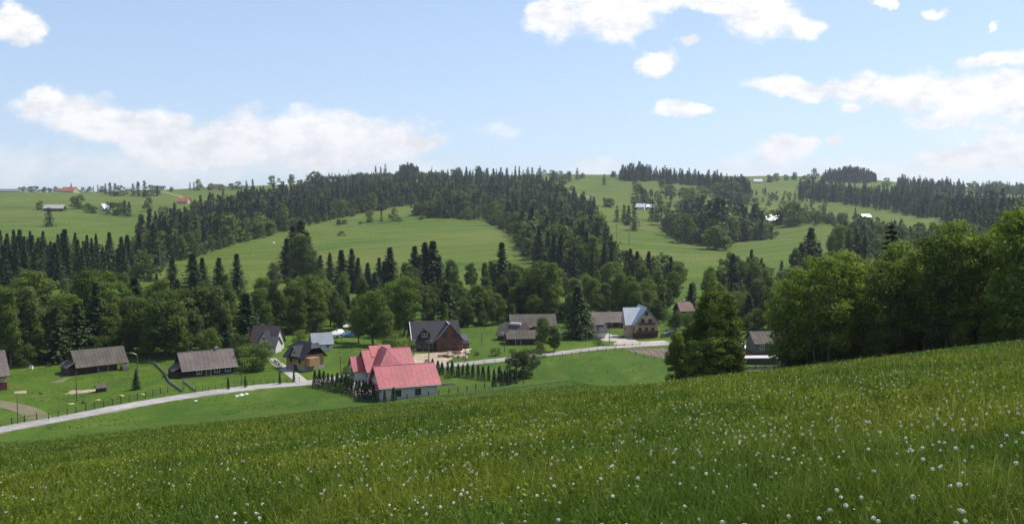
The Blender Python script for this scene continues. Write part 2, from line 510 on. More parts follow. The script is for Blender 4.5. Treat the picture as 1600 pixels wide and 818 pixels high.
def grass_mat():
    m, nt, N, L = nmat('meadow_blades')
    out = N('ShaderNodeOutputMaterial')
    a = N('ShaderNodeAttribute'); a.attribute_name = 'rnd'
    geo = N('ShaderNodeNewGeometry')
    n = N('ShaderNodeTexNoise'); n.inputs['Scale'].default_value = 0.16; n.inputs['Detail'].default_value = 5; L(geo.outputs['Position'], n.inputs['Vector'])
    n2 = N('ShaderNodeTexNoise'); n2.inputs['Scale'].default_value = 1.1; n2.inputs['Detail'].default_value = 3; L(geo.outputs['Position'], n2.inputs['Vector'])
    r = N('ShaderNodeValToRGB'); e = r.color_ramp.elements
    e[0].position = 0.0; e[0].color = (0.062, 0.102, 0.010, 1)
    e[1].position = 1.0; e[1].color = (0.38, 0.35, 0.16, 1)
    for p, c in ((0.45, (0.146, 0.205, 0.018, 1)), (0.80, (0.245, 0.290, 0.038, 1)), (0.93, (0.33, 0.35, 0.08, 1))):
        q = e.new(p); q.color = c
    L(a.outputs['Fac'], r.inputs[0])
    k = N('ShaderNodeMapRange'); k.inputs['From Min'].default_value = 0.38; k.inputs['From Max'].default_value = 0.62
    L(n.outputs[0], k.inputs['Value'])
    mx = N('ShaderNodeMixRGB'); mx.blend_type = 'MULTIPLY'; mx.inputs[0].default_value = 1
    tint = N('ShaderNodeMixRGB'); L(k.outputs[0], tint.inputs[0]); tint.inputs[1].default_value = (0.60, 0.74, 0.8, 1); tint.inputs[2].default_value = (1.15, 1.05, 1.0, 1)
    L(r.outputs[0], mx.inputs[1]); L(tint.outputs[0], mx.inputs[2])
    k2 = N('ShaderNodeMapRange'); k2.inputs['From Min'].default_value = 0.35; k2.inputs['From Max'].default_value = 0.65; k2.inputs['To Min'].default_value = 0.8; k2.inputs['To Max'].default_value = 1.15
    L(n2.outputs[0], k2.inputs['Value'])
    mx2 = N('ShaderNodeMixRGB'); mx2.blend_type = 'MULTIPLY'; mx2.inputs[0].default_value = 1; L(mx.outputs[0], mx2.inputs[1]); L(k2.outputs[0], mx2.inputs[2])
    d = N('ShaderNodeBsdfPrincipled'); L(mx2.outputs[0], d.inputs['Base Color']); d.inputs['Roughness'].default_value = 0.5
    d.inputs['Specular IOR Level'].default_value = 0.08
    tr = N('ShaderNodeBsdfTranslucent'); L(mx2.outputs[0], tr.inputs[0])
    s = N('ShaderNodeMixShader'); s.inputs[0].default_value = 0.4
    L(d.outputs[0], s.inputs[1]); L(tr.outputs[0], s.inputs[2]); L(s.outputs[0], out.inputs[0])
    return m


M_GROUND = ground_mat()
M_BLADE = grass_mat()
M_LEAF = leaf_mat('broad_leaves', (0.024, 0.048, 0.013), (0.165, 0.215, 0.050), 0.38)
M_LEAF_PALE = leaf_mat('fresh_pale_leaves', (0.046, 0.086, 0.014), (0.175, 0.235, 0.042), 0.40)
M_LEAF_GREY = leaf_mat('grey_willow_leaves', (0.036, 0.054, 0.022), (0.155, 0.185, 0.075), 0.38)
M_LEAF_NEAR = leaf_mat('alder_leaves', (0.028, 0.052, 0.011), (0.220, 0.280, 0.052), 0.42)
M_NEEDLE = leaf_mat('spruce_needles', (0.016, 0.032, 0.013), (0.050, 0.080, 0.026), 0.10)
M_THUJA = leaf_mat('thuja_scales', (0.012, 0.028, 0.012), (0.032, 0.060, 0.022), 0.10)
M_FAR_LEAF = leaf_mat('far_broad_leaves', (0.030, 0.054, 0.015), (0.140, 0.180, 0.050), 0.3, merged=True)
M_FAR_NEEDLE = leaf_mat('far_spruce_needles', (0.014, 0.027, 0.013), (0.046, 0.070, 0.026), 0.08, merged=True)
M_BARK = mat('bark', (0.085, 0.070, 0.055), 0.95, 0.4, 6, 0.5, stretch=(1, 1, 0.2))
M_ROAD = mat('road_asphalt', (0.30, 0.28, 0.27), 0.9, 0.22, 0.9, 0.2)
M_KERBSAND = mat('road_verge_gravel', (0.22, 0.19, 0.13), 0.95, 0.3, 0.7, 0.4, c2=(0.07, 0.10, 0.02))
M_DIRT = mat('dirt_track', (0.17, 0.13, 0.085), 0.95, 0.3, 0.8, 0.4, c2=(0.09, 0.11, 0.035))
M_SAND = mat('builders_sand', (0.34, 0.27, 0.20), 0.95, 0.25, 0.9, 0.4)
M_CONC = mat('pale_concrete', (0.33, 0.31, 0.28), 0.85, 0.15, 1.2, 0.15)
M_PAVE = mat('pink_paving', (0.36, 0.30, 0.265), 0.85, 0.15, 1.5, 0.15)
M_SOIL = mat('ploughed_soil', (0.13, 0.095, 0.07), 0.95, 0.3, 1.5, 0.5, wave=('X', 0.2, 0.35))
M_DKWOOD = mat('tarred_timber', (0.040, 0.028, 0.021), 0.8, 0.35, 3, 0.3, stretch=(0.2, 0.2, 3), wave=('Z', 1.6, 0.4))
M_DKBOARD = mat('dark_boards', (0.055, 0.038, 0.027), 0.8, 0.35, 3, 0.3, wave=('X', 2.0, 0.4))
M_ROOFBR = mat('weathered_roofing', (0.120, 0.094, 0.086), 0.75, 0.25, 1.3, 0.2, wave=('X', 0.3, 0.2))
M_ROOFSH = mat('shingle_roofing', (0.092, 0.077, 0.066), 0.85, 0.3, 2.2, 0.4, wave=('X', 0.33, 0.28))
M_ROOFGR = mat('anthracite_tiles', (0.026, 0.027, 0.032), 0.68, 0.2, 3, 0.2, spec=0.25, wave=('X', 0.4, 0.25))
M_ROOFGY = mat('grey_tiles', (0.065, 0.068, 0.078), 0.68, 0.2, 3, 0.2, spec=0.25, wave=('X', 1.6, 0.2))
M_ROOFRED = mat('red_metal_tiles', (0.34, 0.072, 0.082), 0.55, 0.20, 1.5, 0.15, spec=0.4, wave=('X', 0.33, 0.20))
M_ROOFBLUE = mat('blue_grey_sheet', (0.17, 0.23, 0.33), 0.35, 0.12, 2, 0.1, spec=0.5, wave=('X', 1.0, 0.2))
M_ROOFWHITE = mat('bright_tin', (0.58, 0.60, 0.62), 0.35, 0.12, 2, 0.1, spec=0.5, wave=('X', 1.0, 0.2))
M_ROOFOR = mat('orange_tiles', (0.34, 0.12, 0.075), 0.75, 0.2, 2, 0.2)
M_ROOFRUST = mat('rust_brown_sheet', (0.16, 0.085, 0.070), 0.7, 0.2, 2, 0.2)
M_PLASTER = mat('white_render', (0.52, 0.505, 0.475), 0.9, 0.08, 1.2, 0.08)
M_CREAM = mat('cream_render', (0.42, 0.325, 0.235), 0.9, 0.1, 1.2, 0.08)
M_HONEY = mat('honey_timber', (0.36, 0.225, 0.11), 0.75, 0.2, 2.5, 0.25, stretch=(0.2, 0.2, 2), wave=('Z', 0.6, 0.3))
M_BRICK = mat('raw_hollow_brick', (0.13, 0.060, 0.042), 0.9, 0.3, 2.2, 0.3, wave=('Z', 0.7, 0.25))
M_REDBASE = mat('maroon_plinth', (0.12, 0.040, 0.038), 0.85, 0.2, 2, 0.2)
M_STONE = mat('grey_stone', (0.30, 0.28, 0.25), 0.9, 0.35, 3, 0.5)
M_WHITESTONE = mat('pale_limestone', (0.58, 0.56, 0.51), 0.9, 0.2, 3, 0.5)
M_GLASS = mat('dark_glass', (0.030, 0.036, 0.045), 0.12, 0.1, 1, 0.0, spec=0.6)
M_WHITE = mat('white_paint', (0.72, 0.72, 0.70), 0.6, 0.06, 3, 0.05)
M_TRIM = mat('brown_trim', (0.10, 0.045, 0.035), 0.7, 0.2, 3, 0.1)
M_POLE = mat('pole_wood', (0.115, 0.095, 0.080), 0.9, 0.3, 5, 0.3, stretch=(1, 1, 0.2))
M_DKPOST = mat('dark_post', (0.050, 0.042, 0.036), 0.9, 0.3, 5, 0.2)
M_GREYFENCE = mat('grey_weathered_boards', (0.20, 0.19, 0.175), 0.9, 0.25, 4, 0.2)
M_WIRE = mat('galvanised_wire', (0.18, 0.18, 0.18), 0.5, 0.1, 5, 0, metal=0.3)
M_METAL = mat('dull_metal', (0.32, 0.33, 0.35), 0.4, 0.1, 4, 0.05, metal=0.6)
M_BLACK = mat('black_rubber', (0.02, 0.02, 0.02), 0.7, 0.1, 4, 0.0)
M_CARW = mat('white_car_paint', (0.70, 0.70, 0.70), 0.25, 0.03, 2, 0, spec=0.6)
M_CARB = mat('blue_car_paint', (0.10, 0.20, 0.50), 0.25, 0.05, 2, 0, spec=0.6)
M_CARD = mat('dark_car_paint', (0.05, 0.055, 0.06), 0.25, 0.05, 2, 0, spec=0.6)
M_TARP = mat('white_tarpaulin', (0.50, 0.49, 0.46), 0.6, 0.1, 1.5, 0.3)
M_FLUFF = mat('dandelion_fluff', (0.78, 0.76, 0.68), 0.95, 0.1, 60, 0)
M_STEM = mat('flower_stem', (0.12, 0.16, 0.05), 0.7, 0.2, 20, 0)
M_HAY = mat('cut_grass_pale', (0.26, 0.30, 0.09), 0.95, 0.3, 4, 0.5)

# ------------------------------------------------------------------ ground sheet
def axis(lo, hi, n, s, c=0.0):
    t = np.linspace(math.asinh((lo - c) / s), math.asinh((hi - c) / s), n)
    return c + s * np.sinh(t)


def build_ground():
    xs = axis(-2400, 2400, 440, 60)
    ys = np.concatenate([axis(-300, 3200, 520, 70, 60)])
    X, Y = np.meshgrid(xs, ys)
    Z, hm = Hn(X, Y, True)
    V = np.stack([X, Y, Z], -1).reshape(-1, 3)
    nx, ny = len(xs), len(ys)
    i = np.arange(nx - 1)[None, :] + nx * np.arange(ny - 1)[:, None]
    Q = np.stack([i, i + 1, i + 1 + nx, i + nx], -1).reshape(-1, 4)
    me = mesh_np('ground', V, Q, M_GROUND, smooth=True)
    a = me.attributes.new('meadow', 'FLOAT', 'POINT'); a.data.foreach_set('value', hm.ravel().astype(np.float32))
    a = me.attributes.new('hill', 'FLOAT', 'POINT'); a.data.foreach_set('value', sstep(280, 420, Y).ravel().astype(np.float32))
    tag(link('ground', me), kind='structure')


build_ground()


def ribbon(name, pts, width, mat_, lift=0.06, kind='structure', step=2.0, skirt=0.25, ragged=False):
    """a path or road draped over the ground, with real edges"""
    P = [Vector((p[0], p[1])) for p in pts]
    dense = []
    for k in range(len(P) - 1):
        p0, p1, p2, p3 = P[max(k - 1, 0)], P[k], P[k + 1], P[min(k + 2, len(P) - 1)]
        n = max(2, int((p2 - p1).length / step))
        for i in range(n):
            t = i / n
            dense.append(0.5 * ((2 * p1) + (p2 - p0) * t + (2 * p0 - 5 * p1 + 4 * p2 - p3) * t * t + (3 * p1 - p0 - 3 * p2 + p3) * t ** 3))
    dense.append(P[-1])
    vs, fs = [], []
    nw = 4
    for i, p in enumerate(dense):
        d = dense[min(i + 1, len(dense) - 1)] - dense[max(i - 1, 0)]
        d.normalize(); nn = Vector((-d.y, d.x))
        w = width[0] + (width[1] - width[0]) * i / (len(dense) - 1) if isinstance(width, tuple) else width
        hc = H(p.x, p.y)
        if ragged: w *= 1 + 0.16 * math.sin(i * 1.7) * math.sin(i * 0.63 + 1) + random.uniform(-0.07, 0.07)
        for j in range(nw + 1):
            q = p + nn * w * (j / nw - 0.5)
            vs.append((q.x, q.y, max(H(q.x, q.y), hc - 0.1) + lift))
        q0 = p - nn * (w * 0.5 + 0.1); q1 = p + nn * (w * 0.5 + 0.1)
        vs.append((q0.x, q0.y, H(q0.x, q0.y) - skirt)); vs.append((q1.x, q1.y, H(q1.x, q1.y) - skirt))
    k = nw + 3
    for i in range(len(dense) - 1):
        a, b = i * k, (i + 1) * k
        for j in range(nw):
            fs.append((a + j, a + j + 1, b + j + 1, b + j))
        fs.append((a + nw + 1, a, b, b + nw + 1)); fs.append((a + nw, a + nw + 2, b + nw + 2, b + nw))
    mb = MB(); mb.v = vs; mb.f = fs
    o = mb.build(name, mat_)
    return tag(o, kind=kind)


def patch(name, pxpts, mat_, lift=0.035, y0=100):
    """an irregular bare area: polygon (photo pixels) filled with a fine grid draped on the ground"""
    poly = [ground(a, b, y0).xy for a, b in pxpts]
    c = sum(poly, Vector((0, 0))) / len(poly)
    vs = [(c.x, c.y, H(c.x, c.y) + lift)]; fs = []
    n = 0
    ring = []
    for k in range(len(poly)):
        for i in range(5):
            p = poly[k].lerp(poly[(k + 1) % len(poly)], i / 5)
            p = c + (p - c) * (1 + 0.09 * math.sin(k * 7.1 + i * 2.3) + 0.05 * math.sin(i * 5 + k))
            ring.append(p)
    R = 5
    for r in range(1, R + 1):
        for p in ring:
            q = c.lerp(p, r / R)
            vs.append((q.x, q.y, H(q.x, q.y) + (lift if r < R else -0.03)))
    m = len(ring)
    for i in range(m): fs.append((0, 1 + i, 1 + (i + 1) % m))
    for r in range(R - 1):
        for i in range(m):
            a = 1 + r * m + i; b = 1 + r * m + (i + 1) % m
            fs.append((a, a + m, b + m, b))
    mb = MB(); mb.v = vs; mb.f = fs
    return tag(mb.build(name, mat_), kind='structure')


def G(pts, y0=100): return [ground(a, b, y0) for a, b in pts]


road_pts = G([(-260, 716), (-120, 694), (0, 671), (100, 653), (200, 634), (300, 617.5), (400, 604.5), (480, 598), (560, 586), (640, 576.5), (700, 570.5),
              (760, 564.5), (820, 557.5), (880, 550.5), (960, 542), (1045, 537), (1120, 536), (1180, 538)])
ribbon('road_verge', road_pts, 4.6, M_KERBSAND, 0.035, ragged=True, step=1.0)
ribbon('road', road_pts, 3.5, M_ROAD, 0.075)
ribbon('driveway', G([(474, 599), (462, 588), (448, 578), (432, 567), (424, 560)]), (2.6, 2.0), M_CONC, 0.05)
ribbon('dirt_track', G([(64, 655), (50, 645), (30, 637), (-10, 628), (-60, 620)]), (3.6, 3.0), M_DIRT, 0.05)
patch('bare_earth', [(75, 599), (100, 590), (112, 588), (98, 597)], M_DIRT)
patch('sandy_patch', [(98, 616), (112, 609), (155, 607), (150, 611), (120, 615)], M_SAND)
patch('sandy_strip', [(20, 611), (42, 610), (42, 614), (22, 614)], M_SAND)
patch('building_yard', [(640, 572), (632, 560), (648, 552), (700, 548), (735, 540), (738, 552), (712, 558), (690, 571)], M_SAND)
patch('house_forecourt', [(955, 538), (960, 528), (985, 527), (1000, 534), (1045, 531), (1048, 536), (990, 540)], M_PAVE)
patch('drive_patch', [(930, 532), (950, 520), (972, 524), (960, 533)], M_CONC)
patch('vegetable_plot', [(968, 546), (1000, 543), (1060, 542), (1100, 548), (1060, 566), (1030, 560)], M_SOIL)
patch('garage_yard', [(555, 620), (540, 606), (560, 590), (600, 596), (590, 618)], M_PAVE)
patch('woodland_yard', [(1165, 560), (1170, 545), (1200, 540), (1240, 545), (1240, 560)], M_CONC)
ribbon('hill_track', G([(898, 304), (910, 306), (922, 309), (924, 314)], 300), 3.0, M_SAND, 0.12, step=8)
ribbon('hill_path', G([(236, 306), (250, 299), (268, 303), (288, 310)], 300), 2.5, M_SAND, 0.12, step=8)


# ------------------------------------------------------------------ buildings
def RM(off=(0, 0, 0), yaw=0.0):
    return Matrix.Translation(off) @ Matrix.Rotation(yaw, 4, 'Z')


def add_walls(root, L, W, h, hr, mat_, M=None, z0=-1.2, gable=True, name='wall'):
    if gable:
        poly = [(-W / 2, z0), (W / 2, z0), (W / 2, h), (0, h + hr - 0.14), (-W / 2, h)]
        mb = MB().prism(poly, 'x', -L / 2, L / 2, M)
    else:
        mb = MB().box(-L / 2, L / 2, -W / 2, W / 2, z0, h, M)
    return mb.build(name, mat_, root)


def add_roof(root, L, W, h, hr, mat_, ov=0.6, og=0.6, M=None, th=0.16, name='roof', kick=0.0, hip=0.0):
    """gable roof, ridge along local x; hip > 0 clips the ridge ends (half-hipped)"""
    s = hr / (W / 2)
    e = W / 2 + ov
    ze = h - ov * s
    a, b = -L / 2 - og, L / 2 + og
    zr = h + hr
    if hip <= 0:
        poly = [(-e, ze), (-e - 0.02, ze + th), (0, zr + th * 1.15), (e + 0.02, ze + th), (e, ze), (0, zr - 0.02)]
        vs = [(x, p, q) for x in (a, b) for p, q in poly]
        n = 6
        fs = [(0, 1, 2, 5), (5, 2, 3, 4), (6, 11, 8, 7), (11, 10, 9, 8)] + [(i, (i + 1) % n, n + (i + 1) % n, n + i) for i in range(n)]
        return MB().add(vs, fs, M).build(name, mat_, root)
    hz = zr - hip * s
    t = [(a, -e, ze), (b, -e, ze), (b, e, ze), (a, e, ze),
         (a, -hip, hz), (a, hip, hz), (b, -hip, hz), (b, hip, hz), (a + hip * 1.1, 0, zr), (b - hip * 1.1, 0, zr)]
    tt = [(x, y, z + th) for x, y, z in t]
    F_ = [(0, 1, 6, 9, 8, 4), (2, 3, 5, 8, 9, 7), (4, 8, 5), (6, 7, 9)]
    fs = [tuple(10 + i for i in f) for f in F_] + [tuple(reversed(f)) for f in F_]
    for i, j in ((0, 1), (1, 6), (6, 7), (7, 2), (2, 3), (3, 5), (5, 4), (4, 0)):
        fs.append((i, j, 10 + j, 10 + i))
    return MB().add(t + tt, fs, M).build(name, mat_, root)


def roof_trim(root, L, W, h, hr, ov, og, mt, M=None):
    """gutters along the eaves, a ridge capping and verge boards"""
    s = hr / (W / 2); e = W / 2 + ov; ze = h - ov * s; a, b = -L / 2 - og, L / 2 + og
    for sy in (-1, 1):
        MB().tube([(a, sy * (e + 0.07), ze + 0.03), (b, sy * (e + 0.07), ze + 0.03)], 0.075, 6, M).build('gutter', M_METAL, root)
    MB().tube([(a, 0, h + hr + 0.17), (b, 0, h + hr + 0.17)], 0.10, 6, M).build('ridge_cap', mt, root)
    MB().tube([(L / 2 - 0.2, -e - 0.02, ze), (L / 2 - 0.2, -W / 2 - 0.06, ze - 0.35), (L / 2 - 0.2, -W / 2 - 0.06, 0)], 0.05, 5, M).build('downpipe', M_METAL, root)


def shed_roof(root, x0, x1, y0, y1, z0, z1, mat_, th=0.12, name='roof', M=None):
    """single slope from z0 at y0 to z1 at y1"""
    vs = [(x0, y0, z0), (x1, y0, z0), (x1, y1, z1), (x0, y1, z1)]
    vs += [(x, y, z + th) for x, y, z in vs]
    return MB().add(vs, [(0, 3, 2, 1), (4, 5, 6, 7), (0, 1, 5, 4), (1, 2, 6, 5), (2, 3, 7, 6), (3, 0, 4, 7)], M).build(name, mat_, root)


def face_M(L, W, side, M=None):
    """frame whose x runs along the wall, y points outward"""
    base = {'f': RM((0, -W / 2, 0), math.pi), 'b': RM((0, W / 2, 0), 0), 'r': RM((L / 2, 0, 0), -math.pi / 2), 'l': RM((-L / 2, 0, 0), math.pi / 2)}[side]
    return (M @ base) if M is not None else base


def add_window(root, L, W, side, u, z, w, h, M=None, frame=None, name='window', sill=False):
    """u: position along the wall as seen from outside, left negative"""
    K = face_M(L, W, side, M)
    u = -u
    fr = frame or M_WHITE
    f = MB()
    t = 0.09
    for bx in ((u - w / 2 - t, u - w / 2, z - t, z + h + t), (u + w / 2, u + w / 2 + t, z - t, z + h + t), (u - w / 2, u + w / 2, z - t, z), (u - w / 2, u + w / 2, z + h, z + h + t), (u - 0.03, u + 0.03, z, z + h)):
        f.box(bx[0], bx[1], -0.05, 0.07, bx[2], bx[3], K)
    o = f.build(name, fr, root)
    MB().box(u - w / 2, u + w / 2, -0.06, 0.025, z, z + h, K).build('pane', M_GLASS, o)
    return o


def add_door(root, L, W, side, u, w, h, M=None, mt=None, z=0.0, name='door'):
    K = face_M(L, W, side, M); u = -u
    o = MB().box(u - w / 2, u + w / 2, -0.05, 0.05, z, z + h, K).build(name, mt or M_TRIM, root)
    MB().box(u - w / 2 - 0.08, u + w / 2 + 0.08, -0.05, 0.035, z - 0.1, z + h + 0.08, K).build('door_frame', M_WHITE, o)
    return o


def chimney(parent, x, y, z0, z1, M=None, mt=None, s=0.35):
    o = MB().box(x - s, x + s, y - s, y + s, z0, z1, M).box(x - s - 0.08, x + s + 0.08, y - s - 0.08, y + s + 0.08, z1, z1 + 0.12, M).build('chimney', mt or M_BRICK, parent)
    return o


def place(px, py, back=4.0, y0=100):
    """base point: the sight line's ground point, then straight back by half the building's depth"""
    p = ground(px, py, y0)
    d = Vector((p.x, p.y)).normalized()
    x, y = p.x + d.x * back, p.y + d.y * back
    return Vector((x, y, H(x, y)))


R_ = math.radians

# 1 house cut by the left edge: brownish roof, pink walls on a brick-red plinth
p = place(-34, 614, 4)
h = thing('village_house', 'house with mauve brown roof and brick red plinth, at the dirt track by the edge', 'house', p, R_(40))
add_walls(h, 9, 8, 3.4, 4.0, M_CREAM); add_roof(h, 9, 8, 3.4, 4.0, M_ROOFBR, 0.7, 0.6)
MB().box(-4.55, 4.55, -4.05, 4.05, -1.3, 1.5).build('plinth', M_REDBASE, h)
add_window(h, 9, 8, 'f', 2, 1.9, 1.0, 1.1); add_window(h, 9, 8, 'r', 0, 1.9, 1.0, 1.1); add_window(h, 9, 8, 'r', 0, 4.4, 0.9, 1.0)

# 2 dark timber barn with open porch
p = place(146, 584, 4)
b = thing('timber_barn', 'long dark timber barn with weathered roof and an open corner on posts', 'barn', p, R_(42))
add_walls(b, 10.5, 7.5, 2.5, 3.4, M_DKWOOD); add_roof(b, 13.5, 7.5, 2.6, 3.6, M_ROOFSH, 0.8, 0.35, M=RM((1.2, 0, 0)))
MB().box(-7.6, -5.3, -3.4, 3.2, -1.2, 2.0).build('side_room', M_DKBOARD, b)
shed_roof(b, -3.6, 3.6, 0, 2.6, 1.9, 3.6, M_ROOFSH, name='side_roof', M=RM((-8.0, -0.1, 0), -math.pi / 2))
for yy_ in (-3.5, 3.5):
    MB().box(7.4, 7.65, yy_ - 0.12, yy_ + 0.12, -0.8, 2.6).build('porch_post', M_DKPOST, b)
add_door(b, 10.5, 7.5, 'f', 1.5, 2.6, 2.3, mt=M_DKBOARD, name='barn_door')
MB().box(2.5, 3.3, -3.78, -3.70, 1.0, 1.7).build('hatch', M_DKBOARD, b)

# 3 long brown-roofed house
p = place(322, 588, 3.6)
h = thing('log_house', 'long low dark log house with smooth taupe roof and a chimney', 'house', p, R_(33))
add_walls(h, 12, 7.2, 2.7, 3.5, M_DKWOOD); r = add_roof(h, 12, 7.2, 2.7, 3.7, M_ROOFBR, 0.6, 0.5)
roof_trim(h, 12, 7.2, 2.7, 3.7, 0.6, 0.5, M_ROOFBR)
chimney(r, 2.5, 0, 5.2, 7.1, mt=M_STONE, s=0.28)
add_window(h, 12, 7.2, 'f', 1.7, 0.9, 1.1, 1.2); add_window(h, 12, 7.2, 'f', 4.2, 0.9, 1.1, 1.2); add_window(h, 12, 7.2, 'f', -2.4, 0.9, 1.0, 1.1)
add_door(h, 12, 7.2, 'f', -0.3, 1.0, 2.0)
MB().box(-8.0, -6.05, -2.6, 2.8, -1.2, 2.0).build('lean_to', M_DKBOARD, h)
shed_roof(h, -2.9, 3.1, 0, 2.3, 2.0, 3.3, M_ROOFSH, name='lean_to_roof', M=RM((-8.3, 0, 0), -math.pi / 2))
MB().box(-6.2, 6.2, -3.72, 3.72, -1.3, 0.25).build('stone_footing', M_STONE, h)

# 4 white gabled house with dark steep roofs
p = place(418, 551, 4.5)
h = thing('steep_roof_house', 'white walled house with steep dark brown roofs and two front gables', 'house', p, R_(-8))
add_walls(h, 9.5, 8, 3.2, 5.2, M_PLASTER); add_roof(h, 9.5, 8, 3.2, 5.2, mat('plum_tiles', (0.070, 0.050, 0.052), 0.6, 0.2, 3, 0.2, wave=('X', 1.6, 0.2)), 0.7, 0.6)
Mw = RM((1.2, -3.4, 0), math.pi / 2)
add_walls(h, 5, 4.2, 3.6, 3.4, M_PLASTER, Mw, name='wing'); add_roof(h, 5, 4.2, 3.6, 3.5, M_ROOFGR, 0.5, 0.4, Mw, name='wing_roof')
add_window(h, 5, 4.2, 'l', 0, 4.3, 1.0, 1.0, Mw)
Mw2 = RM((3.8, -4.2, 0), 0)
add_walls(h, 4.6, 5.5, 2.6, 2.6, M_PLASTER, Mw2, name='annex'); add_roof(h, 4.6, 5.5, 2.6, 2.6, M_ROOFGY, 0.4, 0.4, Mw2, name='annex_roof')
add_window(h, 4.6, 5.5, 'f', 0, 1.0, 1.0, 1.1, Mw2)
add_window(h, 9.5, 8, 'f', -3.2, 1.0, 1.1, 1.2)

# 5 honey timber house with anthracite roof
p = place(477, 580, 4)
h = thing('honey_house', 'honey coloured timber house with dark grey hipped roof and small dormer gable', 'house', p, R_(-38))
add_walls(h, 8.2, 7.2, 4.1, 3.2, M_HONEY, gable=False)
add_roof(h, 8.2, 7.2, 4.0, 3.4, M_ROOFGR, 0.9, 0.7, hip=1.6)
MB().box(-4.15, 4.15, -3.65, 3.65, -1.3, 1.0).build('plinth', M_STONE, h)
Mw = RM((0.4, 0, 0), math.pi / 2)
add_walls(h, 8.6, 3.2, 4.2, 2.2, M_CREAM, Mw, z0=3.8, name='dormer'); add_roof(h, 9.0, 3.2, 4.2, 2.3, M_ROOFGR, 0.4, 0.3, Mw, name='dormer_roof')
add_window(h, 8.6, 3.2, 'l', 0, 4.4, 0.9, 0.8, Mw, frame=M_WHITE)
add_window(h, 8.2, 7.2, 'f', -2, 2.0, 0.9, 1.0, frame=M_TRIM); add_window(h, 8.2, 7.2, 'f', 2, 2.0, 0.9, 1.0, frame=M_TRIM)
add_window(h, 8.2, 7.2, 'l', 0, 2.0, 0.9, 1.0, frame=M_TRIM); add_window(h, 8.2, 7.2, 'r', 0, 2.0, 1.0, 1.0, frame=M_TRIM)
add_door(h, 8.2, 7.2, 'f', 0.2, 1.6, 2.0, mt=M_DKBOARD, z=-0.4)
MB().box(4.1, 6.0, -3.2, 0.5, 1.4, 3.6).build('bay', M_HONEY, h)

# 6 grey blue roofed cottage behind it
p = place(502, 549, 3)
h = thing('cottage', 'small cottage with pale blue grey roof behind the honey coloured house', 'house', p, R_(25))
add_walls(h, 6.5, 5.5, 2.4, 2.6, M_PLASTER); r = add_roof(h, 6.5, 5.5, 2.4, 2.8, mat('slate_blue_sheet', (0.20, 0.225, 0.26), 0.5, 0.12, 2, 0.1), 0.5, 0.4)
chimney(r, 0.5, 0.3, 3.9, 6.3, mt=M_DKPOST, s=0.2)
add_window(h, 6.5, 5.5, 'f', 1.5, 0.9, 0.9, 1.0)

# 7 red roofed house and its garage
p = place(603, 597, 6)
h = thing('red_roof_house', 'house with many sided bright red metal roof among rows of thujas', 'house', p, R_(24))
add_walls(h, 10.5, 8.5, 2.9, 3.6, M_PLASTER); rr = add_roof(h, 10.5, 8.5, 2.9, 3.8, M_ROOFRED, 0.7, 0.7)
roof_trim(h, 10.5, 8.5, 2.9, 3.8, 0.7, 0.7, M_ROOFRED)
Mw = RM((-1.2, -3.4, 0), math.pi / 2)
add_walls(h, 9.0, 7.0, 2.8, 4.6, M_PLASTER, Mw, name='front_wing', gable=False); add_roof(h, 9.0, 7.0, 2.8, 4.8, M_ROOFRED, 0.6, 0.7, Mw, name='front_wing_roof', hip=2.6)
Mw = RM((-1.3, 0.8, 0), 0)
add_walls(h, 4.4, 4.0, 5.2, 2.1, M_PLASTER, Mw, name='upper_storey'); add_roof(h, 4.4, 4.4, 5.6, 1.9, M_ROOFRED, 0.5, 0.4, Mw, name='upper_roof')
Mw = RM((-6.2, 0.2, 0), 0)
add_walls(h, 3.6, 5.0, 2.6, 2.2, M_PLASTER, Mw, name='side_wing'); add_roof(h, 3.8, 5.0, 2.6, 2.6, M_ROOFRED, 0.5, 0.4, Mw, name='side_wing_roof')
add_window(h, 10.5, 8.5, 'l', 2.5, 0.9, 1.1, 1.2, frame=M_TRIM); add_window(h, 9, 7, 'l', 0, 0.9, 1.6, 1.2, RM((-1.2, -3.4, 0), math.pi / 2), frame=M_TRIM)
add_door(h, 9, 7, 'b', -1.5, 1.0, 2.0, M=RM((-1.2, -3.4, 0), math.pi / 2))

p = place(632, 626, 4)
g = thing('red_roof_garage', 'long white outbuilding under one plain bright red gable roof, two windows', 'garage', p, R_(22))
add_walls(g, 10.6, 7.6, 2.9, 2.7, M_PLASTER); r = add_roof(g, 10.6, 7.6, 2.9, 2.8, M_ROOFRED, 0.6, 0.7)
roof_trim(g, 10.6, 7.6, 2.9, 2.8, 0.6, 0.7, M_ROOFRED)
MB().box(-5.35, 5.35, -3.85, 3.85, -1.3, 0.3).build('footing', M_STONE, g)
add_window(g, 10.6, 7.6, 'f', -2.2, 0.85, 0.95, 1.0, frame=M_DKPOST); add_window(g, 10.6, 7.6, 'f', 1.6, 0.85, 0.95, 1.0, frame=M_DKPOST)
shed_roof(g, -3.9, 3.9, 0, 0.8, 1.95, 2.45, M_ROOFRED, name='pent_roof', M=RM((-6.25, 0, 0), -math.pi / 2))
add_door(g, 10.6, 7.6, 'l', 0, 2.6, 2.0, mt=M_TRIM, name='garage_door')

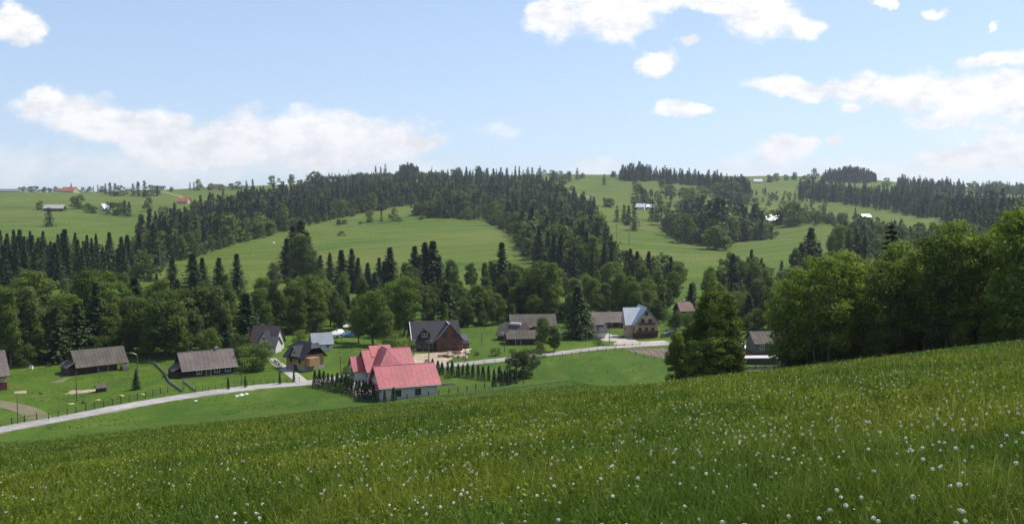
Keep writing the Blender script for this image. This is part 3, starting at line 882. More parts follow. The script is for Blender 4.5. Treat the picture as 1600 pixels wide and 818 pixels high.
# 8 unfinished brick house with black roof
p = place(678, 549, 5.5)
h = thing('unfinished_house', 'unfinished raw brick house with black roof, dormer and pale flashing strips', 'house', p, R_(14))
add_walls(h, 13.5, 9.0, 3.0, 5.0, M_BRICK); add_roof(h, 13.5, 9.0, 3.0, 5.2, M_ROOFGR, 0.7, 0.3)
Mw = RM((3.4, -3.6, 0), math.pi / 2)
add_walls(h, 5.2, 7.2, 3.4, 4.4, M_BRICK, Mw, name='front_gable'); add_roof(h, 5.6, 7.2, 3.4, 4.5, M_ROOFGR, 0.7, 0.15, Mw, name='front_gable_roof')
for k, (a, bb) in enumerate(((-0.4, 1.1),)):
    pass
for sx in (-0.2, ):
    pass
# pale flashing boards: along the verge of the cross gable and of the dormer
def strip(root, a, b_, w, mt, name):
    a, b_ = Vector(a), Vector(b_)
    return MB().tube([a, b_], w, 4).build(name, mt, root)
strip(h, (3.4, -6.4, 8.1), (-0.55, -6.4, 3.1), 0.11, M_WHITE, 'flashing')
strip(h, (3.4, -6.4, 8.1), (3.4, -1.0, 8.15), 0.1, M_WHITE, 'flashing')
Mw = RM((-3.2, -2.9, 0), math.pi / 2)
add_walls(h, 3.0, 2.6, 4.9, 1.3, M_ROOFGR, Mw, z0=3.2, name='dormer'); add_roof(h, 3.2, 2.6, 4.9, 1.4, M_ROOFGR, 0.35, 0.3, Mw, name='dormer_roof')
add_window(h, 3.0, 2.6, 'l', 0, 4.2, 1.3, 0.9, Mw)
strip(h, (-6.9, -5.0, 2.9), (-6.9, -0.1, 8.2), 0.11, M_WHITE, 'flashing')
for u, z in ((-1.4, 0.8), (1.4, 0.8), (-1.3, 3.9), (1.2, 3.9)):
    add_window(h, 5.2, 7.2, 'l', u, z, 1.5 if z < 2 else 1.3, 1.6, Mw if False else RM((3.4, -3.6, 0), math.pi / 2), frame=M_BRICK, name='window_opening')
MB().box(-6.4, -1.4, -4.58, -4.50, 0.2, 2.3).build('porch_opening', M_GLASS, h)
for x in (-6.2, -3.8, -1.2):
    MB().box(x - 0.12, x + 0.12, -5.6, -5.36, -1.0, 2.55).build('porch_post', M_POLE, h)
MB().box(6.9, 9.6, -2.5, 3.5, -1.0, 2.2).build('side_room', M_BRICK, h)
shed_roof(h, 6.8, 9.9, -3.2, 3.6, 1.6, 3.4, M_ROOFGY, name='side_roof')

# 9 weathered wooden sheds (three buildings side by side)
p = place(832, 522, 5)
h = thing('wooden_barn', 'long weathered barn with grey shingle roof, rearmost of three wooden sheds', 'barn', Vector((p.x, p.y + 4, H(p.x, p.y + 4))), R_(6))
add_walls(h, 12.5, 7, 2.4, 3.0, M_DKWOOD); add_roof(h, 12.5, 7, 2.4, 3.2, M_ROOFSH, 0.6, 0.5)
add_door(h, 12.5, 7, 'f', 2, 2.0, 2.0, mt=M_DKBOARD)
p = place(806, 534, 4)
h = thing('old_barn', 'dark barn with steep thatch like roof, its gable towards the grass mound', 'barn', p, R_(-24))
add_walls(h, 8.5, 6.5, 2.2, 3.4, M_DKBOARD); add_roof(h, 8.5, 6.5, 2.2, 3.5, mat('old_thatch', (0.085, 0.070, 0.060), 0.95, 0.3, 3, 0.4), 0.6, 0.5, hip=1.2)
MB().box(-1.5, 1.8, -1.0, 0.9, 5.1, 5.75).build('tin_cap', M_ROOFWHITE, h)
p = place(812, 536, 1.5)
h = thing('low_shed', 'low dark shed with pale hipped roof, frontmost of three wooden sheds', 'shed', Vector((p.x + 0.8, p.y - 1.5, H(p.x + 0.8, p.y - 1.5))), R_(8))
add_walls(h, 8.0, 4.2, 2.0, 1.6, M_DKWOOD, gable=False); add_roof(h, 8.0, 4.2, 2.0, 1.7, M_ROOFSH, 0.5, 0.4, hip=1.2)
add_door(h, 8.0, 4.2, 'f', -1.5, 1.2, 1.7, mt=M_DKBOARD)

# 10 white hut and brown barn beside the tall house
p = place(932, 529, 2.5)
h = thing('white_hut', 'small white walled hut with dark roof beside the big dark spruce', 'hut', p, R_(10))
add_walls(h, 4.2, 4.6, 2.6, 1.8, M_PLASTER); add_roof(h, 4.2, 4.6, 2.6, 2.0, M_ROOFGR, 0.5, 0.7)
Mw = RM((0.2, 1.4, 0), 0)
add_walls(h, 3.0, 4.0, 4.6, 1.6, M_CREAM, Mw, name='upper_floor'); add_roof(h, 3.0, 4.0, 4.6, 1.8, M_ROOFBR, 0.5, 0.5, Mw, name='upper_roof')
p = place(952, 518, 5)
h = thing('brown_barn', 'brown roofed barn between the white hut and the tall house', 'barn', Vector((p.x, p.y + 5, H(p.x, p.y + 5))), R_(5))
add_walls(h, 10.5, 7, 2.8, 3.0, M_REDBASE); add_roof(h, 10.5, 7, 2.8, 3.2, M_ROOFBR, 0.7, 0.4)
add_door(h, 10.5, 7, 'f', -2.0, 2.4, 2.3, mt=M_DKBOARD, name='barn_door'); add_door(h, 10.5, 7, 'f', 2.2, 2.4, 2.3, mt=M_DKBOARD, name='barn_door')

# 11 tall house, steep blue grey roof, gable to the front
p = place(1004, 529, 5)
h = thing('tall_house', 'tall cream house with steep blue and white tin roof and brown balconies', 'house', p, R_(98))
add_walls(h, 9.0, 8.0, 5.2, 5.0, M_CREAM); add_roof(h, 9.0, 8.0, 5.2, 5.2, M_ROOFBLUE, 0.7, 0.9)
MB().box(-4.55, 4.55, -4.05, 4.05, -1.4, 1.6).build('plinth', M_REDBASE, h)
for u, z in ((-2.2, 2.2), (0, 2.2), (2.2, 2.2), (-1.3, 5.2), (1.3, 5.2), (0, 7.7)):
    add_window(h, 9, 8, 'l', u, z, 1.1, 1.3, frame=M_TRIM)
MB().box(-5.5, -4.5, -3.9, 3.9, 1.7, 1.85).box(-5.52, -5.42, -3.9, 3.9, 1.85, 2.6).build('balcony', M_TRIM, h)
MB().box(-5.4, -4.5, -2.9, 2.9, 4.55, 4.7).box(-5.42, -5.32, -2.9, 2.9, 4.7, 5.4).build('balcony', M_TRIM, h)
Mw = RM((0.8, 3.0, 0), math.pi / 2)
add_walls(h, 6.0, 5.2, 5.2, 3.8, M_CREAM, Mw, name='side_gable'); add_roof(h, 6.4, 5.2, 5.2, 4.6, M_ROOFWHITE, 0.6, 0.7, Mw, name='side_gable_roof')
add_window(h, 6.0, 5.2, 'r', 0, 4.4, 1.0, 1.2, Mw, frame=M_TRIM); add_window(h, 6, 5.2, 'r', 0, 2.0, 1.0, 1.2, Mw, frame=M_TRIM)
add_window(h, 9, 8, 'b', -3.2, 2.2, 1.0, 1.2, frame=M_TRIM); add_window(h, 9, 8, 'b', 3.3, 2.2, 1.0, 1.2, frame=M_TRIM)

# 12 reddish roof between trees above
p = at(1068, 262)
h = thing('hidden_house', 'reddish roofed house with white chimney half hidden in trees', 'house', p, R_(20))
add_walls(h, 6.5, 6, 5.0, 3.0, M_DKBOARD); r = add_roof(h, 6.5, 6, 5.0, 3.2, M_ROOFRUST, 0.5, 0.5, hip=0.9)
chimney(r, 0.3, 0.2, 7.4, 9.0, mt=M_WHITE, s=0.28)
add_window(h, 6.5, 6, 'f', 0, 3.0, 1.0, 1.0)

# 13 grey house with maroon base behind the meadow trees
p = place(1200, 560, 4)
h = thing('grey_house', 'grey walled house with maroon base seen between the meadow trees', 'house', p, R_(4))
add_walls(h, 9, 7, 4.8, 2.6, mat('dull_grey_render', (0.13, 0.115, 0.10), 0.9, 0.15, 1.5, 0.1)); add_roof(h, 9, 7, 4.8, 2.8, M_ROOFSH, 0.6, 0.5)
MB().box(-4.6, 4.6, -3.6, 3.6, -1.5, 1.7).build('plinth', M_REDBASE, h)
for u in (-2.8, 0, 2.8): add_window(h, 9, 7, 'f', u, 2.8, 1.0, 1.1)
# low sheds near it
p = place(1186, 569, 1.5)
h = thing('flat_shed', 'low dark shed with white tarpaulin roof in front of the grey house', 'shed', p, R_(3))
MB().box(-4, 4, -1.4, 1.4, -1.0, 1.3).build('wall', M_DKBOARD, h)
MB().box(-4.2, 4.2, -1.6, 1.6, 1.3, 1.45).build('roof', M_TARP, h)
p = at(1440, 215)
h = thing('white_roof_shed', 'pale roofed shed glimpsed through the alders', 'shed', p, R_(10))
add_walls(h, 6, 5, 3.0, 1.2, M_DKBOARD); add_roof(h, 6, 5, 3.0, 1.3, M_ROOFWHITE, 0.4, 0.3)


for n_, s_, z_ in (('timber_barn', 0.72, 0.70), ('log_house', 0.84, 0.72), ('steep_roof_house', 0.64, 0.66), ('honey_house', 0.70, 0.74), ('cottage', 0.70, 0.75), ('unfinished_house', 0.84, 0.78),
                   ('tall_house', 0.75, 0.75), ('brown_barn', 0.85, 0.66), ('white_hut', 0.85, 0.78), ('wooden_barn', 0.95, 0.76), ('old_barn', 0.88, 0.74), ('low_shed', 1.0, 0.85),
                   ('village_house', 0.9, 0.9), ('red_roof_house', 0.84, 0.80), ('red_roof_garage', 0.93, 0.95), ('hidden_house', 0.68, 0.7), ('grey_house', 0.9, 0.72)):
    bpy.data.objects[n_].scale = (s_, s_, z_)



# ---- far buildings: (px, py base, L, W, h, hr, yaw, wall, roof, name, label)
def far_house(px, py, L, W, hh, hr, yaw, wm, rm, name, label, cat='house', y=None, dy=0):
    p = at(px, y) if y else ground(px, py, 330)
    if p.y > 2000: p = at(px, 1480)
    o = thing(name, label, cat, (p.x, p.y, p.z), R_(yaw))
    add_walls(o, L, W, hh, hr, wm, z0=-3); add_roof(o, L, W, hh, hr, rm, 0.7, 0.6, th=0.3)
    add_window(o, L, W, 'f', -L * 0.22, 1.0, 1.3, 1.3); add_window(o, L, W, 'f', L * 0.22, 1.0, 1.3, 1.3)
    return o


far_house(86, 329, 19, 9, 2.6, 3.2, 4, M_DKWOOD, mat('silver_shingles', (0.34, 0.33, 0.31), 0.9, 0.2, 2, 0.2), 'hay_barn', 'grey roofed barn alone on the open pasture beside a round spruce', 'barn')
far_house(17, 300, 34, 12, 3.0, 4.0, 2, M_GREYFENCE, mat('slate_grey_roofing', (0.16, 0.17, 0.17), 0.9, 0.2, 2, 0.2), 'long_farm_building', 'long grey farm building on the skyline meadow edge', 'barn')
o = far_house(109, 299, 24, 14, 3.5, 6.0, -10, M_CREAM, M_ROOFOR, 'orange_roof_house', 'big orange tiled building with thin spire on the ridge', 'building')
MB().tube([(3, 0, 8), (3, 0, 13), (3, 0, 18)], [1.3, 1.0, 0.05], 6).build('spire', M_ROOFRUST, o)
far_house(90, 297, 12, 9, 4.0, 3.0, 10, M_PLASTER, M_ROOFRUST, 'ridge_house', 'small brown roofed house next to the orange tiled building')
far_house(164, 330, 9, 7, 3.2, 4.2, 70, M_PLASTER, M_ROOFWHITE, 'white_cottage', 'white gabled cottage among orchard trees on the pasture', 'cottage')
far_house(159, 300, 8, 6, 2.6, 3, 0, M_PLASTER, M_ROOFWHITE, 'white_hut', 'tiny white hut on the ridge meadow')
far_house(250, 296, 16, 8, 3.2, 3.0, 5, M_PLASTER, M_ROOFGY, 'grey_roof_house', 'pale walled grey roofed house on the ridge at the path')
far_house(203, 298, 14, 8, 3.4, 3.4, -10, M_PLASTER, M_ROOFWHITE, 'tin_roof_house', 'tin roofed house between ridge trees beside the dark grove')
far_house(288, 318, 14, 9, 3.0, 4.0, -15, M_CREAM, M_ROOFOR, 'red_roof_cottage', 'red roofed cottage at the top end of the spruce wood', 'cottage')
far_house(340, 295, 14, 9, 5.0, 2.6, 0, M_CREAM, M_ROOFRUST, 'tall_ridge_house', 'two storey beige house on the ridge above the spruce wood')
far_house(442, 291, 18, 9, 3.0, 3.2, 3, M_PLASTER, M_ROOFWHITE, 'white_farmhouse', 'long white farmhouse with bright tin roof on the ridge')
far_house(518, 287, 14, 9, 3.4, 4.0, -12, M_PLASTER, M_ROOFWHITE, 'white_ridge_house', 'white house with a small dark spruce pair on the ridge')
far_house(549, 283, 9, 7, 3.0, 2.4, 0, M_GREYFENCE, M_ROOFGY, 'ridge_hut', 'small grey hut under the mast on the ridge', 'hut')
far_house(688, 275, 12, 8, 3.0, 3.0, 0, M_GREYFENCE, M_ROOFSH, 'ridge_cabin', 'grey green cabin on the ridge beyond the tall spruces', 'cabin')
far_house(1000, 327, 11, 8, 2.8, 3.4, -20, M_PLASTER, M_ROOFWHITE, 'white_hill_house', 'white hillside house left part hidden by a bush')
far_house(1014, 327, 9, 7, 2.6, 2.8, 10, M_PLASTER, M_ROOFWHITE, 'white_outbuilding', 'low white outbuilding right of the bush on the hillside', 'outbuilding')
far_house(1096, 337, 12, 8, 2.8, 2.8, 5, M_PLASTER, M_ROOFWHITE, 'pale_roof_house', 'pale roof showing over the big spruce clump')
far_house(1206, 349, 20, 11, 3.4, 5.2, 12, M_DKWOOD, M_ROOFWHITE, 'bright_roof_barn', 'large dark barn with bright white tin roof at the field edge', 'barn')
far_house(1184, 286, 14, 9, 3, 4.0, -8, M_PLASTER, M_ROOFWHITE, 'ridge_white_house', 'white roofed house on the ridge right of the spruce grove')
far_house(1352, 343, 8, 6, 3, 2.0, 4, M_DKWOOD, M_ROOFWHITE, 'tin_roof_shed', 'white tin roof shed in pale trees above the alders', 'shed')
far_house(1150, 283, 11, 8, 3, 3.0, 8, M_CREAM, M_ROOFGY, 'grey_ridge_cottage', 'grey roofed cottage hidden behind the ridge spruces', 'cottage')

# ------------------------------------------------------------------ trees
def rot_basis(n):
    """random orthonormal pair around unit vectors n (k,3)"""
    r = rng.normal(size=n.shape)
    a = np.cross(n, r); a /= np.linalg.norm(a, axis=1, keepdims=True) + 1e-9
    b = np.cross(n, a)
    return a, b


def leaf_quads(C, Nn, size, aspect=0.62, fold=0.25):
    """leaf shaped quads: centres C, normals Nn, sizes"""
    a, b = rot_basis(Nn)
    s = size[:, None]
    v0 = C - a * s; v1 = C - b * s * aspect + Nn * s * fold * 0.5; v2 = C + a * s - Nn * s * fold; v3 = C + b * s * aspect + Nn * s * fold * 0.5
    V = np.stack([v0, v1, v2, v3], 1).reshape(-1, 3)
    Q = np.arange(len(V)).reshape(-1, 4)
    return V, Q


def unit(n):
    d = rng.normal(size=(n, 3)); return d / np.linalg.norm(d, axis=1, keepdims=True)


def broad_crown(Hh, R, h0, n_cl, per, leaf, shape='round', cr=0.2, droop=0.0):
    """returns leaf quads, per-leaf value and clump centres"""
    Vs, rn, cs = [], [], []
    k = 0; tries = 0
    while k < n_cl and tries < n_cl * 30:
        tries += 1
        t = rng.random() ** 0.85
        z = h0 + (Hh - h0) * t
        if shape == 'round': pr = math.sin(math.pi * min(1, max(0.03, t * 0.82 + 0.14))) ** 0.7
        elif shape == 'cone': pr = (1 - t) ** 0.75 + 0.06
        elif shape == 'tall': pr = (math.sin(math.pi * (0.16 + 0.74 * t)) ** 0.5) * (1 - 0.45 * t)
        else: pr = math.sin(math.pi * (0.3 + 0.62 * t)) ** 0.6
        a = rng.random() * 2 * math.pi
        rr = R * pr * (0.35 + 0.6 * rng.random() ** 0.5) * (0.85 + 0.3 * math.sin(2 * a + 1.3) * 0.5)
        c = np.array([rr * math.cos(a), rr * math.sin(a), z - droop * rr])
        if any(np.linalg.norm((c - q) * (1, 1, 1.3)) < cr * Hh * 0.42 for q in cs): continue
        cs.append(c); k += 1
    for c in cs:
        r = cr * Hh * 0.5 * (0.65 + 0.7 * rng.random())
        m = int(per * (r / (cr * Hh * 0.5)) ** 2)
        d = unit(m); d[:, 2] = d[:, 2] * 0.9 + 0.15
        q = c + d * r * (0.55 + 0.5 * rng.random((m, 1))) * (1, 1, 0.72)
        nn = d * 0.8 + unit(m) * 0.75 + np.array([0, 0, 0.35]); nn /= np.linalg.norm(nn, axis=1, keepdims=True)
        s = leaf * (0.6 + 0.8 * rng.random(m))
        V, _ = leaf_quads(q, nn, s)
        Vs.append(V); base = rng.random() * 0.5
        rn.append(np.clip(base + 0.6 * rng.random(m) ** 1.5, 0, 1))
        if rng.random() < 0.5:      # stray twigs that break the outline
            m2 = m // 7; d2 = unit(m2)
            V, _ = leaf_quads(c + d2 * r * (1.0 + 0.6 * rng.random((m2, 1))), unit(m2), leaf * (0.5 + 0.5 * rng.random(m2)))
            Vs.append(V); rn.append(0.3 + 0.7 * rng.random(m2))
    V = np.concatenate(Vs); rn = np.concatenate(rn)
    return V, np.arange(len(V)).reshape(-1, 4), rn, cs


def trunk_mb(Hh, r0, cs, top=0.8, n=6, limbs=10, lean=0.02, stems=1):
    mb = MB()
    for s_ in range(stems):
        ox, oy = (0, 0) if stems == 1 else (random.uniform(-1, 1) * Hh * 0.06, random.uniform(-1, 1) * Hh * 0.06)
        pts, rad = [], []
        for i in range(7):
            t = i / 6 * top
            spread = 1 + 1.8 * t if stems > 1 else 1
            pts.append((ox * spread + math.sin(t * 5 + s_) * Hh * lean, oy * spread + math.cos(t * 4 + s_) * Hh * lean - Hh * lean * (1 - t), t * Hh - (0.5 if i == 0 else 0)))
            rad.append(r0 * (1 - t * 0.9) * (1.25 if i == 0 else 1) / (stems ** 0.5))
        mb.tube(pts, rad, n)
        for c in cs[s_::stems][:max(2, limbs // stems)]:
            z = max(0.15 * Hh, c[2] * 0.62)
            f = min(z / Hh / top, 0.98) * 6; i0 = int(f)
            a = Vector(pts[i0]).lerp(Vector(pts[min(i0 + 1, 6)]), f - i0)
            e = Vector(c); m = a.lerp(e, 0.5) + Vector((0, 0, -0.04 * Hh))
            mb.tube([a, m, e], [r0 * 0.38, r0 * 0.22, r0 * 0.06], 4, cap=False)
    return mb


def spruce_crown(Hh, R, whorls, br, segs, spray, ragged=0.25, h0=0.06):
    Cs, Ns, Ss, rn = [], [], [], []
    for w in range(whorls):
        t = h0 + (1 - h0) * (w + 0.5) / whorls
        rad = R * (1 - t) ** 1.0 * (1 - ragged * 0.5 + ragged * rng.random()) + 0.012 * Hh
        nb = max(3, int(br * (0.5 + 0.5 * (1 - t))))
        a0 = rng.random() * 6.28
        for k in range(nb):
            if rng.random() < ragged * 0.35: continue
            a = a0 + 6.283 * k / nb + rng.normal() * 0.2
            L_ = rad * (0.72 + 0.45 * rng.random())
            dz = -0.25 - 0.35 * (1 - t) + rng.normal() * 0.06
            ca, sa = math.cos(a), math.sin(a)
            for s in range(segs):
                u = (s + 0.6) / segs
                r = L_ * u
                z = t * Hh + dz * r + 0.22 * r * u
                side = rng.normal() * spray * 0.35
                Cs.append((ca * r - sa * side, sa * r + ca * side, z - spray * 0.25 * rng.random()))
                Ns.append((ca * 0.5 + rng.normal() * 0.35, sa * 0.5 + rng.normal() * 0.35, 0.8))
                Ss.append(spray * (1.05 - 0.45 * u) * (0.75 + 0.5 * rng.random()))
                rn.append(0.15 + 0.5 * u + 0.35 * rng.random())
    Cs.append((0, 0, Hh * 0.985)); Ns.append((1, 0, 0.1)); Ss.append(0.02 * Hh); rn.append(0.5)
    C = np.array(Cs); N_ = np.array(Ns); N_ /= np.linalg.norm(N_, axis=1, keepdims=True)
    V, Q = leaf_quads(C, N_, np.array(Ss), 0.55, 0.45)
    return V, Q, np.clip(np.array(rn), 0, 1)


def crown_mesh(name, V, Q, rn, mt):
    return mesh_np(name, V, Q, mt, fattr={'rnd': rn})


def tmesh(mb, name):
    o = mb.build(name, M_BARK); me = o.data; bpy.data.objects.remove(o); return me


PROTO = {}


def add_proto(key, crown, trunk, Hn_):
    PROTO.setdefault(key, []).append((crown, trunk, Hn_))


for i in range(5):          # rounded ash and maple crowns, 18 m
    V, Q, rn, cs = broad_crown(18, 5.2 + 0.5 * (i % 3), 3.2, 46, 150, 0.30, 'round', 0.20)
    add_proto('round', crown_mesh('crown', V, Q, rn, M_LEAF), tmesh(trunk_mb(18, 0.34, cs), 'trunk'), 18)
for i in range(4):          # tall narrow alders and birches
    V, Q, rn, cs = broad_crown(18, 3.4 + 0.3 * i, 2.6, 44, 125, 0.28, 'tall', 0.165)
    add_proto('tall', crown_mesh('crown', V, Q, rn, M_LEAF), tmesh(trunk_mb(18, 0.26, cs), 'trunk'), 18)
for i in range(2):          # looser grey green willows with the stems showing
    V, Q, rn, cs = broad_crown(18, 3.8 + i, 4.0, 34, 95, 0.30, 'tall', 0.17)
    add_proto('grey', crown_mesh('crown', V, Q, rn, M_LEAF_GREY), tmesh(trunk_mb(18, 0.28, cs, limbs=18, stems=1 + i), 'trunk'), 18)
for i in range(2):
    V, Q, rn, cs = broad_crown(18, 5.6, 3.4, 48, 160, 0.30, 'round', 0.20)
    add_proto('pale', crown_mesh('crown', V, Q, rn, M_LEAF_PALE), tmesh(trunk_mb(18, 0.34, cs), 'trunk'), 18)
for i in range(3):          # garden and meadow bushes, 5 m
    V, Q, rn, cs = broad_crown(5, 2.9, 0.5, 30, 75, 0.13, 'bush', 0.30)
    add_proto('bush', crown_mesh('crown', V, Q, rn, M_LEAF), tmesh(trunk_mb(5, 0.12, cs, stems=4), 'trunk'), 5)
for i in range(2):
    V, Q, rn, cs = broad_crown(5, 3.0, 0.3, 40, 100, 0.125, 'bush', 0.27)
    add_proto('grey_bush', crown_mesh('crown', V, Q, rn, M_LEAF_GREY), tmesh(trunk_mb(5, 0.10, cs, stems=5, limbs=15), 'trunk'), 5)
for i in range(5):          # spruces, 20 m
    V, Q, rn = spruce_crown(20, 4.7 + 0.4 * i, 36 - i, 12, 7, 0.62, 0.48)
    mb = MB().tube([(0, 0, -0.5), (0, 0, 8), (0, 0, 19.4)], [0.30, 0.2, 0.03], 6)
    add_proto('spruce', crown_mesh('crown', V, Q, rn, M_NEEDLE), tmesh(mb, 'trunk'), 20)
V, Q, rn = spruce_crown(15, 5.8, 42, 16, 8, 0.52, 0.15, 0.02)       # one broad dense spruce
add_proto('fat_spruce', crown_mesh('crown', V, Q, rn, M_NEEDLE), tmesh(MB().tube([(0, 0, -0.5), (0, 0, 8), (0, 0, 14.5)], [0.35, 0.2, 0.03], 6), 'trunk'), 15)
V, Q, rn = spruce_crown(14, 3.6, 17, 8, 7, 0.30, 0.75, 0.25)        # sparse ragged larch
add_proto('sparse', crown_mesh('crown', V, Q, rn, M_NEEDLE), tmesh(MB().tube([(0, 0, -0.5), (0, 0, 8), (0, 0, 13.8)], [0.22, 0.15, 0.03], 6), 'trunk'), 14)
# near trees at the meadow edge: small leaves, many of them
for i in range(4):
    V, Q, rn, cs = broad_crown(12, 2.9 + 0.25 * i, 2.3, 58, 125, 0.135, 'tall', 0.150)
    add_proto('near_tall', crown_mesh('crown', V, Q, rn, M_LEAF_NEAR), tmesh(trunk_mb(12, 0.17, cs, top=0.85, limbs=26, stems=2 + i % 2), 'trunk'), 12)
for i in range(2):
    V, Q, rn, cs = broad_crown(9, 2.7, 0.5, 54, 130, 0.175, 'bush', 0.2)
    add_proto('near_bush', crown_mesh('crown', V, Q, rn, M_LEAF_NEAR), tmesh(trunk_mb(9, 0.14, cs, limbs=20, stems=3), 'trunk'), 9)
V, Q, rn, cs = broad_crown(12, 3.0, 1.4, 52, 150, 0.16, 'round', 0.18)
add_proto('near_pale', crown_mesh('crown', V, Q, rn, M_LEAF_PALE), tmesh(trunk_mb(12, 0.18, cs, limbs=26, stems=1), 'trunk'), 12)
for i in range(2):
    V, Q, rn, cs = broad_crown(12, 3.0, 0.9, 70, 120, 0.15, 'cone', 0.14)
    add_proto('near_cone', crown_mesh('crown', V, Q, rn, M_LEAF_NEAR), tmesh(trunk_mb(12, 0.18, cs, top=0.95, limbs=30, stems=1), 'trunk'), 12)
V, Q, rn = spruce_crown(12, 3.9, 24, 9, 10, 0.27, 0.6, 0.2)
add_proto('near_spruce', crown_mesh('crown', V, Q, rn, M_NEEDLE), tmesh(MB().tube([(0, 0, -0.5), (0, 0, 6), (0, 0, 11.7)], [0.2, 0.12, 0.02], 6), 'trunk'), 12)
# thuja columns 2.2 m
for i in range(2):
    m = 520
    t = rng.random(m) ** 0.8
    a = rng.random(m) * 6.283
    rr = 0.36 * (1 - t) ** 0.55 * (0.75 + 0.35 * rng.random(m))
    C = np.stack([rr * np.cos(a), rr * np.sin(a), 0.05 + t * 2.15], 1)
    nn = np.stack([np.cos(a), np.sin(a), 0.5 * np.ones(m)], 1) + unit(m) * 0.4; nn /= np.linalg.norm(nn, axis=1, keepdims=True)
    V, Q = leaf_quads(C, nn, 0.085 * (0.6 + 0.8 * rng.random(m)), 0.5)
    add_proto('thuja', crown_mesh('crown', V, Q, rng.random(m), M_THUJA), tmesh(MB().tube([(0, 0, -0.1), (0, 0, 1.9)], [0.05, 0.015], 5), 'trunk'), 2.2)

# light versions for the far hills (kept as plain arrays)
FAR = {'s': [], 'b': []}
for i in range(4):
    V, Q, rn = spruce_crown(20, 4.3 + 0.45 * i, 16, 8, 2, 1.30, 0.45, 0.03)
    tq = np.array([(-.25, 0, -.8), (.25, 0, -.8), (.05, 0, 19.6), (-.05, 0, 19.6), (0, -.25, -.8), (0, .25, -.8), (0, .05, 19.6), (0, -.05, 19.6)])
    FAR['s'].append((np.concatenate([V, tq]), np.concatenate([rn, np.zeros(2)]), 2))
for i in range(4):
    V, Q, rn, cs = broad_crown(14, 5.0 + 0.5 * i, 0.8, 18, 24, 0.85, 'round', 0.32)
    tq = []
    for ax in ((1, 0), (0, 1)):
        w0, w1 = 0.28, 0.12
        tq += [(-ax[0] * w0, -ax[1] * w0, -0.8), (ax[0] * w0, ax[1] * w0, -0.8), (ax[0] * w1, ax[1] * w1, 12.0), (-ax[0] * w1, -ax[1] * w1, 12.0)]
        for c in cs:
            tq += [(0, -0.07, c[2] * 0.6), (0, 0.07, c[2] * 0.6), (c[0], c[1] + 0.07, c[2]), (c[0], c[1] - 0.07, c[2])] if ax[0] else []
    tq = np.array(tq)
    FAR['b'].append((np.concatenate([V, tq]), np.concatenate([rn, np.zeros(len(tq) // 4)]), len(tq) // 4))
MFARMESH = {}


def far_mesh(kind, i):
    """a small whole tree as one mesh, for trees a few pixels tall"""
    if (kind, i) not in MFARMESH:
        V, rn, nb = FAR[kind][i]
        mi = np.zeros(len(rn), int)
        if nb: mi[-nb:] = 1
        MFARMESH[(kind, i)] = mesh_np('spruce_tree' if kind == 's' else 'broadleaf_tree', V, np.arange(len(V)).reshape(-1, 4), [M_NEEDLE if kind == 's' else M_LEAF, M_BARK], fattr={'rnd': rn}, midx=mi)
    return MFARMESH[(kind, i)]


KIND = {'round': 'broadleaf_tree', 'tall': 'broadleaf_tree', 'pale': 'broadleaf_tree', 'grey': 'broadleaf_tree', 'near_tall': 'alder_tree', 'near_cone': 'leafy_tree', 'near_bush': 'leafy_tree', 'near_pale': 'alder_tree',
        'bush': 'bush', 'grey_bush': 'bush', 'spruce': 'spruce_tree', 'fat_spruce': 'spruce_tree', 'sparse': 'larch_tree', 'near_spruce': 'spruce_tree', 'thuja': 'thuja'}
CAT = {'broadleaf_tree': 'tree', 'alder_tree': 'tree', 'leafy_tree': 'tree', 'bush': 'bush', 'spruce_tree': 'spruce', 'larch_tree': 'larch', 'thuja': 'thuja'}
n_used = {}


def plant(key, x, y, height, label, group=None, wide=1.0, idx=None, name=None):
    lst = PROTO[key]
    i = n_used.get(key, 0); n_used[key] = i + 1
    cr, tr, h0 = lst[(idx if idx is not None else i * 7 // 3 + i) % len(lst)]
    nm = name or KIND[key]
    r = thing(nm, label, CAT.get(nm, 'tree'), (x, y, H(x, y) - 0.05), random.random() * 6.28, group)
    s = height / h0
    r.scale = (s * wide, s * wide, s)
    link('crown', cr, r); link('trunk', tr, r)
    return r


ORD = ['first', 'second', 'third', 'fourth', 'fifth', 'sixth', 'seventh', 'eighth', 'ninth', 'tenth', 'eleventh', 'twelfth', 'thirteenth',
       'fourteenth', 'fifteenth', 'sixteenth', 'seventeenth', 'eighteenth', 'nineteenth', 'twentieth']
for _t, _n in (('twenty', 'thirtieth'), ('thirty', 'fortieth'), ('forty', 'fiftieth'), ('fifty', 'sixtieth'), ('sixty', 'seventieth'), ('seventy', 'eightieth')):
    ORD += [_t + '-' + w for w in ORD[:9]] + [_n]
ANCH = [(60, 'beyond the mauve roofed house'), (130, 'behind the timber barn'), (210, 'beyond the barn porch'), (290, 'beside the board fence top'), (385, 'behind the long log house'), (450, 'behind the steep roofed house'),
        (520, 'behind the honey coloured house'), (580, 'left above the red roof'), (640, 'right above the red roof'), (700, 'behind the unfinished house'), (760, 'right of the unfinished house'),
        (870, 'behind the wooden sheds'), (950, 'behind the dense dark spruce'), (1040, 'behind the blue roofed house'), (1110, 'around the reddish roof'), (1230, 'behind the grey house'),
        (1330, 'behind the left alders'), (1440, 'behind the middle alders'), (1700, 'behind the right alders')]
LATER = []        # (key, x, y, height, wide)


def later(key, x, y, h, wide=1.0): LATER.append((key, x, y, h, wide))


